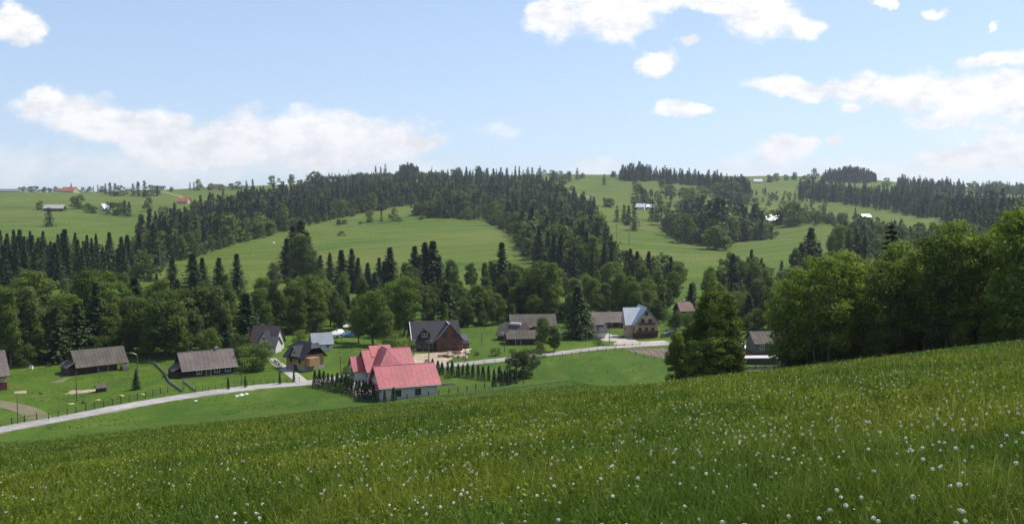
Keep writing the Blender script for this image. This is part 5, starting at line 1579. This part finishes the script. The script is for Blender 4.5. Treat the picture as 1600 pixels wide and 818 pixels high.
# alder row along the crest
for px, y, tp, key, wd, lb in [
        (1232, 86, 425, 'near_tall', 1.05, 'dark slender alder, first of the row right of the grey house'),
        (1252, 91, 440, 'near_tall', 1.1, 'short dark alder tucked into the left end of the alder row'),
        (1283, 84, 402, 'near_tall', 1.15, 'grey green alder with many bare stems, left of the row'),
        (1318, 87, 398, 'near_tall', 1.15, 'rounded alder with thin pale stems at the grass edge'),
        (1345, 92, 418, 'near_tall', 1.0, 'shaded alder standing back in the row below the ragged spruce'),
        (1388, 97, 348, 'near_spruce', 1.25, 'ragged dark spruce towering over the alder row'),
        (1380, 84, 412, 'near_tall', 1.2, 'dense dark alder under the ragged spruce'),
        (1412, 88, 385, 'near_tall', 1.2, 'olive green alder right of the ragged spruce'),
        (1440, 84, 378, 'near_tall', 1.15, 'leaning alder with forked bare trunk'),
        (1468, 94, 372, 'near_tall', 1.1, 'alder standing back left of the dark pointed one'),
        (1484, 83, 352, 'near_tall', 1.1, 'dark pointed alder, tallest in the middle right'),
        (1515, 87, 368, 'near_pale', 1.0, 'olive round topped alder beside the dark pointed one'),
        (1540, 82, 372, 'near_tall', 1.15, 'shaded alder behind the bright edge tree'),
        (1562, 88, 355, 'near_tall', 1.05, 'thin alder just left of the bright edge tree'),
        (1265, 96, 430, 'near_tall', 1.2, 'shaded alder in the back row behind the bare stemmed one'), (1300, 98, 415, 'near_tall', 1.2, 'shaded alder in the back row left of the rounded one'),
        (1332, 99, 412, 'near_tall', 1.2, 'shaded alder in the back row behind the rounded one'), (1405, 99, 400, 'near_tall', 1.25, 'shaded alder in the back row right of the ragged spruce'),
        (1452, 98, 392, 'near_tall', 1.25, 'shaded alder in the back row behind the forked trunk'), (1500, 96, 380, 'near_tall', 1.2, 'shaded alder in the back row right of the pointed one'),
        (1575, 92, 372, 'near_tall', 1.2, 'shaded alder in the back row behind the bright edge tree'),
        (1592, 76, 330, 'near_pale', 1.15, 'bright green tall tree at the picture edge, nearest of the row'),
        (1628, 80, 335, 'near_pale', 1.2, 'bright green tree cut off by the picture edge')]:
    planted(key, px, y, tp, lb, wd, group='trees along the meadow crest')
for px, y, tp, lb in [(1262, 86, 538, 'low shrub at the foot of the first alders'), (1370, 83, 520, 'shrub filling the gap under the dense dark alder'), (1500, 81, 505, 'shrub under the dark pointed alder'), (1418, 86, 520, 'shrub right of the ragged spruce foot'),
                      (1545, 80, 500, 'shrub between the right hand alder trunks'), (1582, 78, 490, 'shrub at the foot of the bright edge tree'), (1335, 86, 530, 'shrub under the rounded alder'), (1300, 88, 535, 'shrub between the bare alder stems'), (1440, 88, 505, 'shrub before the pale roofed shed'), (1456, 84, 522, 'low shrub under the forked alder'), (1238, 87, 530, 'shrub hiding the right end of the grey house'), (1400, 90, 500, 'tall shrub filling the row under the back alders'), (1524, 86, 500, 'shrub between the pointed and round topped alders')]:
    planted('near_bush', px, y, tp, lb, 1.3, name='undergrowth_shrub', group='shrubs under the alders')

# ---- thuja rows of the red roofed garden
def thuja_line(pts, n, lab_fmt, grp, jitter=0.1, size=(2.0, 2.6)):
    P = [ground(a, b, 120) for a, b in pts]
    ls = [0]
    for i in range(len(P) - 1): ls.append(ls[-1] + (P[i + 1] - P[i]).length)
    for k in range(n):
        d = ls[-1] * k / (n - 1)
        i = max(j for j in range(len(ls) - 1) if ls[j] <= d + 1e-6)
        q = P[i].lerp(P[i + 1], (d - ls[i]) / (ls[i + 1] - ls[i]))
        o = 'the first' if k == 0 else ('the last' if k == n - 1 else 'the ' + ORD[k])
        plant('thuja', q.x + random.uniform(-jitter, jitter), q.y + random.uniform(-jitter, jitter), random.uniform(*size), lab_fmt.format(o), grp, random.uniform(0.95, 1.4))


thuja_line([(492, 603), (540, 612), (584, 626)], 16, 'dark thuja column, {} from the road in the left garden row', 'thujas in the left garden row', size=(2.8, 3.5))
thuja_line([(676, 583), (740, 591), (805, 600)], 17, 'dark thuja column, {} from the garage in the right garden row', 'thujas in the right garden row', size=(2.5, 3.1))
thuja_line([(588, 634), (596, 634), (614, 636)], 3, 'short thuja at the garage front, {} from its corner', 'thujas at the garage front', size=(2.0, 2.5))
thuja_line([(772, 607), (783, 606), (792, 605), (798, 602)], 4, 'thuja closing the garden corner, {} from the left', 'thujas at the garden corner', size=(2.3, 2.8))
for px, py, lb in [(355, 609, 'thuja by the roadside fence, nearest the log house window'), (382, 606, 'thuja by the roadside fence in the middle of the lawn'), (436, 601, 'thuja by the roadside fence near the driveway'), (458, 598, 'thuja right at the driveway mouth')]:
    g = ground(px, py, 120); plant('thuja', g.x, g.y + 0.6, 2.3, lb, 'thujas by the log house', 0.85)


# ------------------------------------------------------------------ fences, poles and small things
def fence(name, label, pts, n, mt, rails=(0.35, 0.8), height=1.0, pr=0.06, y0=120, boards=None, world_pts=None, group=None):
    P = world_pts or [ground(a, b, y0) for a, b in pts]
    ls = [0]
    for i in range(len(P) - 1): ls.append(ls[-1] + (P[i + 1] - P[i]).length)
    Q = []
    for k in range(n):
        d = ls[-1] * k / (n - 1)
        i = max(j for j in range(len(ls) - 1) if ls[j] <= d + 1e-6)
        q = P[i].lerp(P[i + 1], (d - ls[i]) / (ls[i + 1] - ls[i])); q.z = H(q.x, q.y); Q.append(q)
    o = thing(name, label, 'fence', Q[0], 0, group)
    pm = MB().tube([(0, 0, -0.3), (0, 0, height)], pr, 6)
    first = None
    for q in Q:
        q = q - Q[0]
        if first is None:
            first = pm.build('post', mt, o, q)
            c = first
        else:
            c = first.copy(); COL.objects.link(c); c.parent = o; c.location = q
        c.rotation_euler = (random.uniform(-.06, .06), random.uniform(-.06, .06), 0)
    for r in rails:
        MB().tube([q - Q[0] + Vector((0, 0, r)) for q in Q], 0.025, 4).build('rail', mt, o)
    if boards:
        vs, fs = [], []
        for i, q in enumerate(Q):
            q = q - Q[0]
            vs += [(q.x, q.y, -0.1 + q.z), (q.x, q.y, q.z + boards), (q.x + 0.05, q.y + 0.05, q.z - 0.1), (q.x + 0.05, q.y + 0.05, q.z + boards)]
        for i in range(len(Q) - 1):
            a, b = i * 4, i * 4 + 4
            fs += [(a, b, b + 1, a + 1), (a + 2, a + 3, b + 3, b + 2), (a + 1, b + 1, b + 3, a + 3)]
        mb = MB(); mb.v = vs; mb.f = fs; mb.build('board_panel', M_GREYFENCE, o)
    return o


fence('wire_fence', 'dark post and wire fence along the road below the barn', [(76, 655), (120, 645), (180, 632), (228, 621), (262, 613)], 15, M_DKPOST, (0.4, 0.85), 1.15, 0.07)
fence('wire_fence', 'dark post fence left of the dirt track mouth', [(-20, 671), (10, 665), (34, 660), (58, 656)], 5, M_DKPOST, (0.4, 0.85), 1.15, 0.08)
fence('board_fence', 'low grey board fence curving down from the wood to the road', [(230, 567), (242, 569), (256, 583), (264, 598), (284, 612)], 16, M_GREYFENCE, (0.7,), 0.8, 0.05, boards=0.40)
fence('board_fence', 'short pale board fence beside the log house garden', [(287, 597), (296, 604), (305, 611)], 6, M_GREYFENCE, (0.6,), 0.7, 0.05, boards=0.3)
fence('garden_fence', 'thin rail fence along the road before the log house', [(306, 613), (345, 608), (395, 602), (440, 599), (468, 597)], 17, M_DKPOST, (0.45, 0.95), 1.05, 0.04)
fence('garden_fence', 'dark fence with thick posts along the left thuja row', [(488, 606), (536, 616), (582, 632)], 13, M_DKPOST, (0.35, 0.75), 0.95, 0.10, boards=None)
fence('garden_fence', 'dark post fence in front of the garage and garden', [(584, 633), (640, 629), (700, 622), (760, 612), (818, 602)], 17, M_DKPOST, (0.5,), 0.95, 0.09)
fence('garden_fence', 'low fence along the road above the right thuja row', [(676, 577), (740, 571), (800, 566), (880, 556), (960, 547)], 20, M_DKPOST, (0.4, 0.8), 0.9, 0.05)
fence('stone_edging', 'dark retaining edge in front of the white hut', [(928, 536), (950, 541), (1000, 538)], 8, M_TRIM, (0.1, 0.3), 0.45, 0.12)
fence('plot_fence', 'low wire fence round the ploughed plot', [(962, 546), (1000, 557), (1040, 565)], 7, M_DKPOST, (0.5,), 0.8, 0.05)
fence('crest_fence', 'few dark posts with wire on the meadow crest between the trees', None, 6, M_DKPOST, (0.5, 0.9), 1.1, 0.06, world_pts=[at(1162, 88), at(1190, 86), at(1222, 85)])
fence('timber_barrier', 'dark horizontal timber fence below the tarpaulin shed', [(1165, 577), (1200, 576), (1240, 574)], 6, M_DKPOST, (0.5, 0.8), 1.0, 0.08, boards=0.6)


def pole(px, py, toppy, label, lamp=False, arm=False, y0=110, r=0.12, mt=None, name='utility_pole'):
    g = ground(px, py, y0)
    h = px_uv(px, toppy)[1] * g.y - g.z
    o = thing(name, label, 'pole', g, 0)
    MB().tube([(0, 0, -0.5), (0, 0, h)], [r, r * 0.6], 7).build('shaft', mt or M_POLE, o)
    if lamp:
        MB().tube([(0, 0, h - 0.1), (-0.7, -0.3, h + 0.25)], 0.04, 5).build('lamp_arm', M_METAL, o)
        MB().box(-1.25, -0.6, -0.45, -0.2, h + 0.18, h + 0.34).build('lamp_head', M_METAL, o)
    if arm:
        MB().box(-0.7, 0.7, -0.05, 0.05, h - 0.55, h - 0.42).build('crossarm', M_DKPOST, o)
        for k in (-0.6, 0.0, 0.6):
            MB().tube([(k, 0, h - 0.42), (k, 0, h - 0.22)], [0.05, 0.03], 6).build('insulator', M_WHITE, o)
    return Vector((g.x, g.y, g.z + h))


T = {}
T['a'] = pole(28, 662, 621, 'slim dark pole by the dirt track mouth', r=0.09)
T['b'] = pole(120, 625, 580, 'dark pole on the lawn in front of the timber barn', r=0.1)
T['c'] = pole(215, 590, 553, 'lamp pole behind the small lawn spruce', lamp=True)
T['d'] = pole(286, 612, 592, 'short pole at the lower end of the board fence', r=0.07)
T['e'] = pole(378, 602, 578, 'short pole on the lawn right of the log house', r=0.07)
T['f'] = pole(532, 584, 556, 'pole behind the left thuja row', r=0.09)
T['g'] = pole(670, 573, 530, 'utility pole at the road by the building yard', arm=True)
T['h'] = pole(727, 566, 538, 'utility pole on the road bank right of the building yard', arm=True, r=0.1)
T['i'] = pole(753, 540, 520, 'pole on the grass mound right of the unfinished house', r=0.1)
T['j'] = pole(788, 550, 520, 'lamp pole before the wooden sheds', lamp=True, r=0.1)
T['k'] = pole(952, 536, 502, 'pole in front of the brown barn', arm=True, r=0.1)
T['l'] = pole(286 + 700, 552, 551, 'tiny marker post at the corner of the ploughed plot', r=0.05)


def wire(a, b, sag, label, name='overhead_wire'):
    pts = [a.lerp(b, t / 14) - Vector((0, 0, 4 * sag * (t / 14) * (1 - t / 14))) for t in range(15)]
    o = MB().tube(pts, 0.022, 4).build(name, M_WIRE)
    tag(o, label, 'wire')


wire(T['g'], T['h'], 0.8, 'overhead wire between the two poles by the building yard')
wire(T['h'], T['j'], 0.9, 'overhead wire from the bank pole to the lamp pole by the sheds')
wire(T['j'], T['k'], 1.4, 'long overhead wire from the lamp pole to the brown barn pole')
wire(T['i'], T['j'], 0.8, 'overhead wire sagging in front of the dark trees by the sheds')
wire(T['g'], T['f'], 1.0, 'overhead wire crossing above the red roof')


def mast(px, py, toppy, label, r=0.5):
    g = ground(px, py, 330)
    if g.y > 2200: g = at(px, 1700)
    h = px_uv(px, toppy)[1] * g.y - g.z
    o = thing('radio_mast', label, 'mast', g, 0)
    MB().tube([(0, 0, -1), (0, 0, h)], [r * 1.2, r * 0.6], 5).build('shaft', M_METAL, o)
    MB().box(-1.2, 1.2, -0.3, 0.3, h * 0.8, h * 0.8 + 0.8).build('antenna', M_METAL, o)


mast(545, 283, 263, 'thin mast above the grey ridge hut')
mast(675, 277, 259, 'thin mast on the ridge left of the green cabin')
mast(844, 275, 257, 'thin mast where the wood meets the bare ridge')
for px, py, tp, lb in [(946, 361, 338, 'power pole high on the right pasture'), (963, 372, 350, 'power pole in the middle of the pasture line'), (983, 383, 366, 'power pole low on the pasture, nearest the gully wood'),
                       (1038, 430, 412, 'power pole standing at the copse beside the slim spruce'), (1177, 410, 398, 'power pole on the field edge above the copse')]:
    g = ground(px, py, 330); h = px_uv(px, tp)[1] * g.y - g.z
    o = thing('power_pole', lb, 'pole', g, 0, 'power poles across the pasture')
    MB().tube([(0, 0, -0.5), (0, 0, h)], [0.2, 0.14], 6).build('shaft', M_POLE, o)
    MB().box(-0.9, 0.9, -0.08, 0.08, h - 0.7, h - 0.5).build('crossarm', M_DKPOST, o)


def car(px, y, yaw, paint, label, L=4.2):
    g = at(px, y)
    o = thing('parked_car', label, 'car', g, R_(yaw))
    prof = [(-2.1, 0.28), (-2.12, 0.72), (-1.95, 0.86), (-1.15, 0.95), (-0.55, 1.38), (0.95, 1.42), (1.65, 0.98), (2.05, 0.90), (2.12, 0.5), (2.08, 0.28)]
    vs = []; n = len(prof)
    for yy_, k in ((-0.82, 0), (0.82, 0)):
        for x, z in prof:
            t = 0.16 if z > 1.0 else 0
            vs.append((x, yy_ - math.copysign(t, yy_), z))
    fs = [tuple(range(n - 1, -1, -1)), tuple(range(n, 2 * n))] + [(i, (i + 1) % n, n + (i + 1) % n, n + i) for i in range(n)]
    MB().add(vs, fs).build('body', paint, o)
    MB().prism([(-0.98, 0.97), (-0.5, 1.33), (0.88, 1.36), (1.42, 0.99)], 'y', -0.76, 0.76).build('side_window', M_GLASS, o)
    for x in (-1.3, 1.3):
        for s in (-0.8, 0.8):
            w = MB().tube([(x, s - 0.1, 0.32), (x, s + 0.1, 0.32)], 0.32, 14).build('wheel', M_BLACK, o)
            MB().tube([(x, s - 0.11, 0.32), (x, s + 0.11, 0.32)], 0.18, 10).build('rim', M_METAL, w)
    for s in (-0.55, 0.55):
        MB().box(-2.14, -2.08, s - 0.16, s + 0.16, 0.62, 0.76).build('headlight', M_WHITE, o)
        MB().box(2.06, 2.13, s - 0.16, s + 0.16, 0.66, 0.82).build('tail_light', M_TRIM, o)


car(519, 226, 10, M_CARW, 'white car parked right of the pale blue cottage')
car(530, 232, -60, M_CARW, 'second white car, partly behind the first by the cottage')
car(549, 228, 20, M_CARB, 'blue car under a white sheet left of the leafy tree')
car(1048, 228, 15, M_CARD, 'dark car parked right of the tall house')
car(1168, 206, 80, M_CARW, 'pale car standing left of the grey house')


def tent(px, y, label):
    g = at(px, y)
    o = thing('garden_canopy', label, 'canopy', g, R_(12))
    for a in (-1.5, 1.5):
        for b in (-1.5, 1.5): MB().tube([(a, b, -0.1), (a, b, 2.1)], 0.04, 5).build('post', M_METAL, o)
    MB().add([(-1.8, -1.8, 2.05), (1.8, -1.8, 2.05), (1.8, 1.8, 2.05), (-1.8, 1.8, 2.05), (0, 0, 2.9), (0, 0, 2.8)], [(0, 1, 4), (1, 2, 4), (2, 3, 4), (3, 0, 4), (1, 0, 5), (2, 1, 5), (3, 2, 5), (0, 3, 5)]).build('roof', M_TARP, o)


tent(524, 219, 'small white canopy beside the parked white cars')
tent(547, 234, 'white canopy behind the blue car')

# covered well on the barn lawn
g = ground(158, 611, 120)
o = thing('covered_well', 'little roofed well box at the end of the sandy patch', 'well', g, R_(35))
MB().box(-0.8, 0.8, -0.6, 0.6, -0.3, 0.8).build('box', M_DKBOARD, o)
add_roof(o, 1.7, 1.3, 0.8, 0.45, M_ROOFSH, 0.15, 0.15, th=0.05)
# wood pile and kennel by the barn porch
g = ground(197, 578, 120)
o = thing('log_pile', 'low dark pile of logs at the barn porch', 'log pile', g, R_(40))
for r_ in range(3):
    for k in range(5 - r_):
        MB().tube([(-0.7, k * 0.36 + r_ * 0.18, 0.18 + r_ * 0.31), (0.7, k * 0.36 + r_ * 0.18, 0.18 + r_ * 0.31)], 0.18, 7).build('log', M_POLE, o)
# white beehive box at the wood edge
g = ground(49, 577, 120)
o = thing('beehive', 'tiny white box under the trees left of the barn', 'beehive', g, 0)
MB().box(-0.3, 0.3, -0.3, 0.3, 0.15, 0.8).build('box', M_WHITE, o)
MB().box(-0.36, 0.36, -0.36, 0.36, 0.8, 0.88).build('lid', M_METAL, o)
# garden bench and table shape on the red roof lawn
g = ground(700, 601, 120)
o = thing('flower_trough', 'dark low planting trough in the red roofed garden', 'planter', g, R_(15))
MB().box(-1.3, 1.3, -0.4, 0.4, -0.1, 0.4).build('trough', M_STONE, o)
MB().box(-1.2, 1.2, -0.32, 0.32, 0.38, 0.44).build('soil', M_SOIL, o)


def rock(px, py, s, label, mt=M_WHITESTONE, y0=100, name='white_rock', flat=0.5, group=None):
    g = ground(px, py, y0)
    import bmesh
    bm = bmesh.new(); bmesh.ops.create_icosphere(bm, subdivisions=2, radius=1)
    sd = random.random() * 10
    for v in bm.verts:
        n = 1 + 0.18 * math.sin(v.co.x * 4 + sd) * math.cos(v.co.y * 5 + sd) + 0.1 * math.sin(v.co.z * 9 + sd * 2)
        v.co = Vector((v.co.x * n * s, v.co.y * n * s * 0.7, v.co.z * n * s * flat))
    me = bpy.data.meshes.new(name); bm.to_mesh(me); bm.free(); me.materials.append(mt)
    o = link(name, me, None, g + Vector((0, 0, s * flat * 0.4)), (0, 0, random.random() * 3))
    tag(o, label, 'rock', group)


rock(370, 619.5, 0.45, 'pale rock in the grass below the road, left one of three'); rock(377, 618, 0.55, 'pale flat rock below the road, middle of three'); rock(385, 616, 0.42, 'pale rock below the road, right one of three')
rock(306, 627, 0.4, 'single pale rock on the bank below the road'); rock(428, 380, 1.2, 'pale boulder alone on the light pasture', y0=330)
for i in range(16):
    px = 672 + 58 * random.random(); py = 551 + 8 * random.random()
    rock(px, py, random.uniform(0.4, 0.9), f"broken brick and stone lump on the building yard rubble, {ORD[i]} of the heap", M_SAND if i % 2 else M_BRICK, name='rubble_lump', group='rubble on the building yard')
for px, py, lb in [(111, 632, 'pale hay clump left of the barn lawn pole foot'), (153, 626, 'pale hay clump right of the barn lawn pole'), (190, 619, 'pale hay clump near the lawn spruce'), (222, 617, 'pale hay clump between spruce and fence')]:
    rock(px, py, 0.55, lb, M_HAY, name='hay_clump', flat=0.45, group='cut grass clumps on the barn lawn')
rock(131, 629, 0.5, 'dark stone on the barn lawn', M_DKPOST, name='dark_stone'); rock(64, 615, 0.45, 'dark stone near the sandy strip', M_DKPOST, name='dark_stone')
for px, py, lb in [(1090, 569, 'upper')]: pass

# ------------------------------------------------------------------ meadow grass
def meadow_blades(n, name, y_lo, y_hi, hs, wf, seed, straw=0.03, margin=1.35):
    r = np.random.default_rng(seed)
    y = y_lo * (y_hi / y_lo) ** r.random(n)
    x = (r.random(n) * 2 - 1) * (0.60 * margin * y + 0.8)
    z, hm = Hn(x, y, True)
    # tufts: density follows a cheap lattice noise
    keep = (hm > 0.75 - 0.5 * r.random(n)) & ~((x > 12) & (y > 96))
    tu = np.sin(x * 1.9 + 2 * np.sin(y * 1.3)) * np.sin(y * 2.3 + 1.7 * np.sin(x * 1.1))
    keep &= (r.random(n) < 0.72 + 0.28 * tu)
    x, y, z, tu = x[keep], y[keep], z[keep], tu[keep]; n = len(x)
    d = np.sqrt(x * x + y * y)
    h = hs * (0.35 + 0.75 * r.random(n)) * (1 + 0.22 * tu) * (1 + 0.25 * np.sin(x * 0.23 + 1) * np.sin(y * 0.19))
    h = h * (1 - 0.55 * sstep(60, 125, d))
    tall = r.random(n) < 0.05
    h = np.where(tall, h * 1.55, h)
    w = np.maximum(0.0032, wf * d) * (0.7 + 0.7 * r.random(n))
    w = np.where(tall, w * 0.6, w)
    a = r.random(n) * 6.283
    dx, dy = np.cos(a), np.sin(a)
    b = r.random(n) * 6.283
    lean = h * (0.15 + 0.85 * r.random(n) ** 1.5); lean = np.where(tall, lean * 0.4, lean)
    lx, ly = np.cos(b) * lean + 0.05 * h, np.sin(b) * lean
    P0 = np.stack([x, y, z - 0.03], 1)
    P1 = P0 + np.stack([lx * 0.3, ly * 0.3, h * 0.6], 1)
    P2 = P0 + np.stack([lx, ly, h], 1)
    S = np.stack([dx * w, dy * w, 0 * w], 1)
    V = np.stack([P0 - S, P0 + S, P1 - S * 0.8, P1 + S * 0.8, P2 - S * 0.15, P2 + S * 0.15], 1).reshape(-1, 3)
    i = np.arange(n)[:, None] * 6
    Q = np.concatenate([i + np.array([[0, 1, 3, 2]]), i + np.array([[2, 3, 5, 4]])], 1).reshape(-1, 4)
    c = r.random(n) * 0.85 * (1 - 0.1 * tu)
    st = (r.random(n) < straw) | (tall & (r.random(n) < 0.35))
    c = np.where(st, 0.88 + 0.12 * r.random(n), np.minimum(c, 0.85))
    me = mesh_np(name, V, Q, M_BLADE, fattr={'rnd': np.repeat(c, 2)})
    return tag(link(name, me), 'tall green meadow grass covering the slope in front', 'grass', kind='stuff')


meadow_blades(800000, 'meadow_grass', 3.6, 135, 0.27, 0.00050, 3)


# low broad leaves and tiny pale flowers between the blades
def specks(n, name, y_lo, y_hi, size, zlo, zhi, mt, seed, label, cl=0.0):
    r = np.random.default_rng(seed)
    y = y_lo * (y_hi / y_lo) ** r.random(n)
    x = (r.random(n) * 2 - 1) * 0.80 * y
    z, hm = Hn(x, y, True)
    dens = 0.5 + 0.5 * np.sin(x * 0.5 + 2 * np.sin(y * 0.33)) * np.sin(y * 0.61 + np.sin(x * 0.4))
    k = (hm > 0.8) & ~((x > 12) & (y > 94)) & (r.random(n) < (1 - cl) + cl * dens)
    x, y, z = x[k], y[k], z[k]; n = len(x)
    global rng
    C = np.stack([x, y, z + zlo + (zhi - zlo) * r.random(n)], 1)
    d = r.normal(size=(n, 3)); d[:, 2] = np.abs(d[:, 2]) + 0.4; d /= np.linalg.norm(d, axis=1, keepdims=True)
    V, Q = leaf_quads(C, d, size * (0.6 + 0.8 * r.random(n)) * np.maximum(1, y / 14), 0.7, 0.1)
    me = mesh_np(name, V, Q, mt, fattr={'rnd': r.random(n) * 0.8})
    return tag(link(name, me), label, 'flowers' if 'flower' in name else 'leaves', kind='stuff')


specks(60000, 'meadow_leaves', 3.6, 32, 0.024, 0.05, 0.26, M_BLADE, 8, 'low broad leaves among the meadow grass')
def tufts(n, name, y_lo, y_hi, size, seed, label, cell, lo):
    r = np.random.default_rng(seed)
    y = y_lo + (y_hi - y_lo) * r.random(n) ** 1.3
    x = (r.random(n) * 2 - 1) * 0.66 * y
    z, hm = Hn(x, y, True)
    c = cell
    dens = np.sin(x / c + 2 * np.sin(y / c * 0.7)) * np.sin(y / c * 1.2 + 1.6 * np.sin(x / c * 0.6))
    k = (hm < 0.15) & (dens > lo - 0.5 * r.random(n))
    for a, b in zip(road_pts[:-1], road_pts[1:]):
        ax, ay, bx, by = a.x, a.y, b.x, b.y
        t = np.clip(((x - ax) * (bx - ax) + (y - ay) * (by - ay)) / ((bx - ax) ** 2 + (by - ay) ** 2), 0, 1)
        k &= np.hypot(x - ax - t * (bx - ax), y - ay - t * (by - ay)) > 2.3
    for a, b, rr in clear_sites: k &= (x - a) ** 2 + (y - b) ** 2 > 36
    x, y, z = x[k], y[k], z[k]; m = len(x)
    x = np.repeat(x, 5) + r.normal(size=m * 5) * size * 0.5; y = np.repeat(y, 5) + r.normal(size=m * 5) * size * 0.5; z = np.repeat(z, 5)
    d = r.normal(size=(m * 5, 3)); d[:, 2] *= 0.35; d /= np.linalg.norm(d, axis=1, keepdims=True)
    C = np.stack([x, y, z + size * 0.25], 1)
    V, Q = leaf_quads(C, d, size * (0.4 + 0.6 * r.random(m * 5)), 0.5, 0.2)
    me = mesh_np(name, V, Q, M_BLADE, fattr={'rnd': np.repeat(r.random(m) * 0.85, 5)})
    return tag(link(name, me), label, 'grass', kind='stuff')


tufts(30000, 'lawn_tufts', 128, 300, 0.12, 21, 'rough grass tufts on the valley lawns', 6.0, 0.3)
tufts(14000, 'pasture_tufts', 380, 1500, 0.33, 22, 'rough tufts and low weeds on the hill pastures', 30.0, 0.5)
M_FLOWER = mat('pale_meadow_flower', (0.60, 0.62, 0.40), 0.8, 0.2, 30, 0)
specks(5500, 'meadow_flowers', 3.8, 95, 0.0060, 0.16, 0.34, M_FLOWER, 9, 'tiny pale flower heads scattered through the meadow', 0.9)

# ------------------------------------------------------------------ dandelion clocks
def puff(R, n, spike=True):
    """ball of fine parachutes around a small core"""
    d = unit(n)
    a, b = rot_basis(d)
    s = R * 0.30
    C = d * R * (0.82 + 0.18 * rng.random((n, 1)))
    V, Q = leaf_quads(C, d * 0.6 + unit(n) * 0.5, np.full(n, s * 1.15), 0.7, 0.2)
    return V, Q


SEED = []
for i in range(3):
    V, Q = puff(0.020, 90); V2, _ = puff(0.013, 60); V = np.concatenate([V, V2]); Q = np.arange(len(V)).reshape(-1, 4)
    h = 0.33
    c = np.array([0.02, 0.0, h])
    SEED.append((crown_mesh('seed_head', V + c, Q, np.ones(len(Q)), M_FLUFF), tmesh(MB().tube([(0, 0, -0.02), (0.012, 0, h * 0.5), (0.02, 0, h - 0.005)], [0.0028, 0.0022, 0.002], 5), 'stem')))
for c, s in SEED: s.materials[0] = M_STEM


def dand_sites(n, seed, y_lo, y_hi):
    r = np.random.default_rng(seed)
    out = []
    cl = [(-6, 26, 4), (-1, 14, 3), (2, 9, 2.2), (4.5, 11, 2.5), (6, 17, 3.5), (1, 20, 4), (8, 12, 3), (10, 20, 4), (-3, 9, 2), (3, 6.5, 1.2), (-9, 20, 4), (5, 7.5, 1.5), (12, 28, 5), (-3, 32, 6)]
    while len(out) < n:
        if r.random() < 0.55:
            cx, cy, cr = cl[r.integers(len(cl))]
            x, y = cx + r.normal() * cr, cy + r.normal() * cr
        else:
            y = y_lo * (y_hi / y_lo) ** r.random(); x = (r.random() * 2 - 1) * 0.72 * y
        if not (y_lo < y < y_hi) or abs(x) > 0.78 * y + 0.5: continue
        if x < -0.2 * y and r.random() < 0.45: continue
        if y < 9 and r.random() < 0.55: continue
        out.append((x, y))
    return out


sites = dand_sites(1250, 4, 4.6, 80)
sites.sort(key=lambda p: p[1])
for i, (x, y) in enumerate(sites[:300]):
    cm, sm = SEED[i % 3]; dz = 0.08 - random.random() ** 2 * 0.10
    band_ = 'nearest' if y < 7 else ('middle' if y < 12 else 'farther')
    o = thing('dandelion', 'round white dandelion seed head on a thin stem in the meadow grass', 'dandelion', (x, y, H(x, y) + dz), random.random() * 6.28, 'dandelion seed heads in the meadow')
    s = random.uniform(0.5, 0.92); o.scale = (s * 1.05, s * 1.05, s)
    o.rotation_euler = (random.uniform(-.15, .15), random.uniform(-.15, .15), random.random() * 6.28)
    link('seed_head', cm, o); link('stem', sm, o)
Vs = []
for (x, y) in sites[300:]:
    V, Q = puff(0.019 + 0.006 * min(1, y / 50), 24)
    Vs.append(V + np.array([x, y, H(x, y) + random.uniform(0.26, 0.42)]))
V = np.concatenate(Vs)
me = mesh_np('distant_dandelions', V, np.arange(len(V)).reshape(-1, 4), M_FLUFF)
tag(link('distant_dandelions', me), 'many small white dandelion heads farther up the meadow', 'dandelions', kind='stuff')

# ------------------------------------------------------------------ air
def build_haze(density):
    m, nt, N, L = nmat('haze_air')
    out = N('ShaderNodeOutputMaterial'); v = N('ShaderNodeVolumePrincipled')
    v.inputs['Color'].default_value = (0.80, 0.88, 1.0, 1); v.inputs['Density'].default_value = density
    v.inputs['Anisotropy'].default_value = 0.3
    L(v.outputs[0], out.inputs['Volume'])
    zs = [(-3500, 6500)]
    dg = [v_.co.z for v_ in bpy.data.objects['ground'].data.vertices]
    o = MB().box(-2450, 2450, -350, 3250, min(dg) - 1.0, max(max(dg), 95) + 12).build('haze', m)
    tag(o, 'thin pale blue summer air over the valley', 'haze', kind='stuff')


build_haze(0.00008)
print('objects', len(bpy.data.objects))
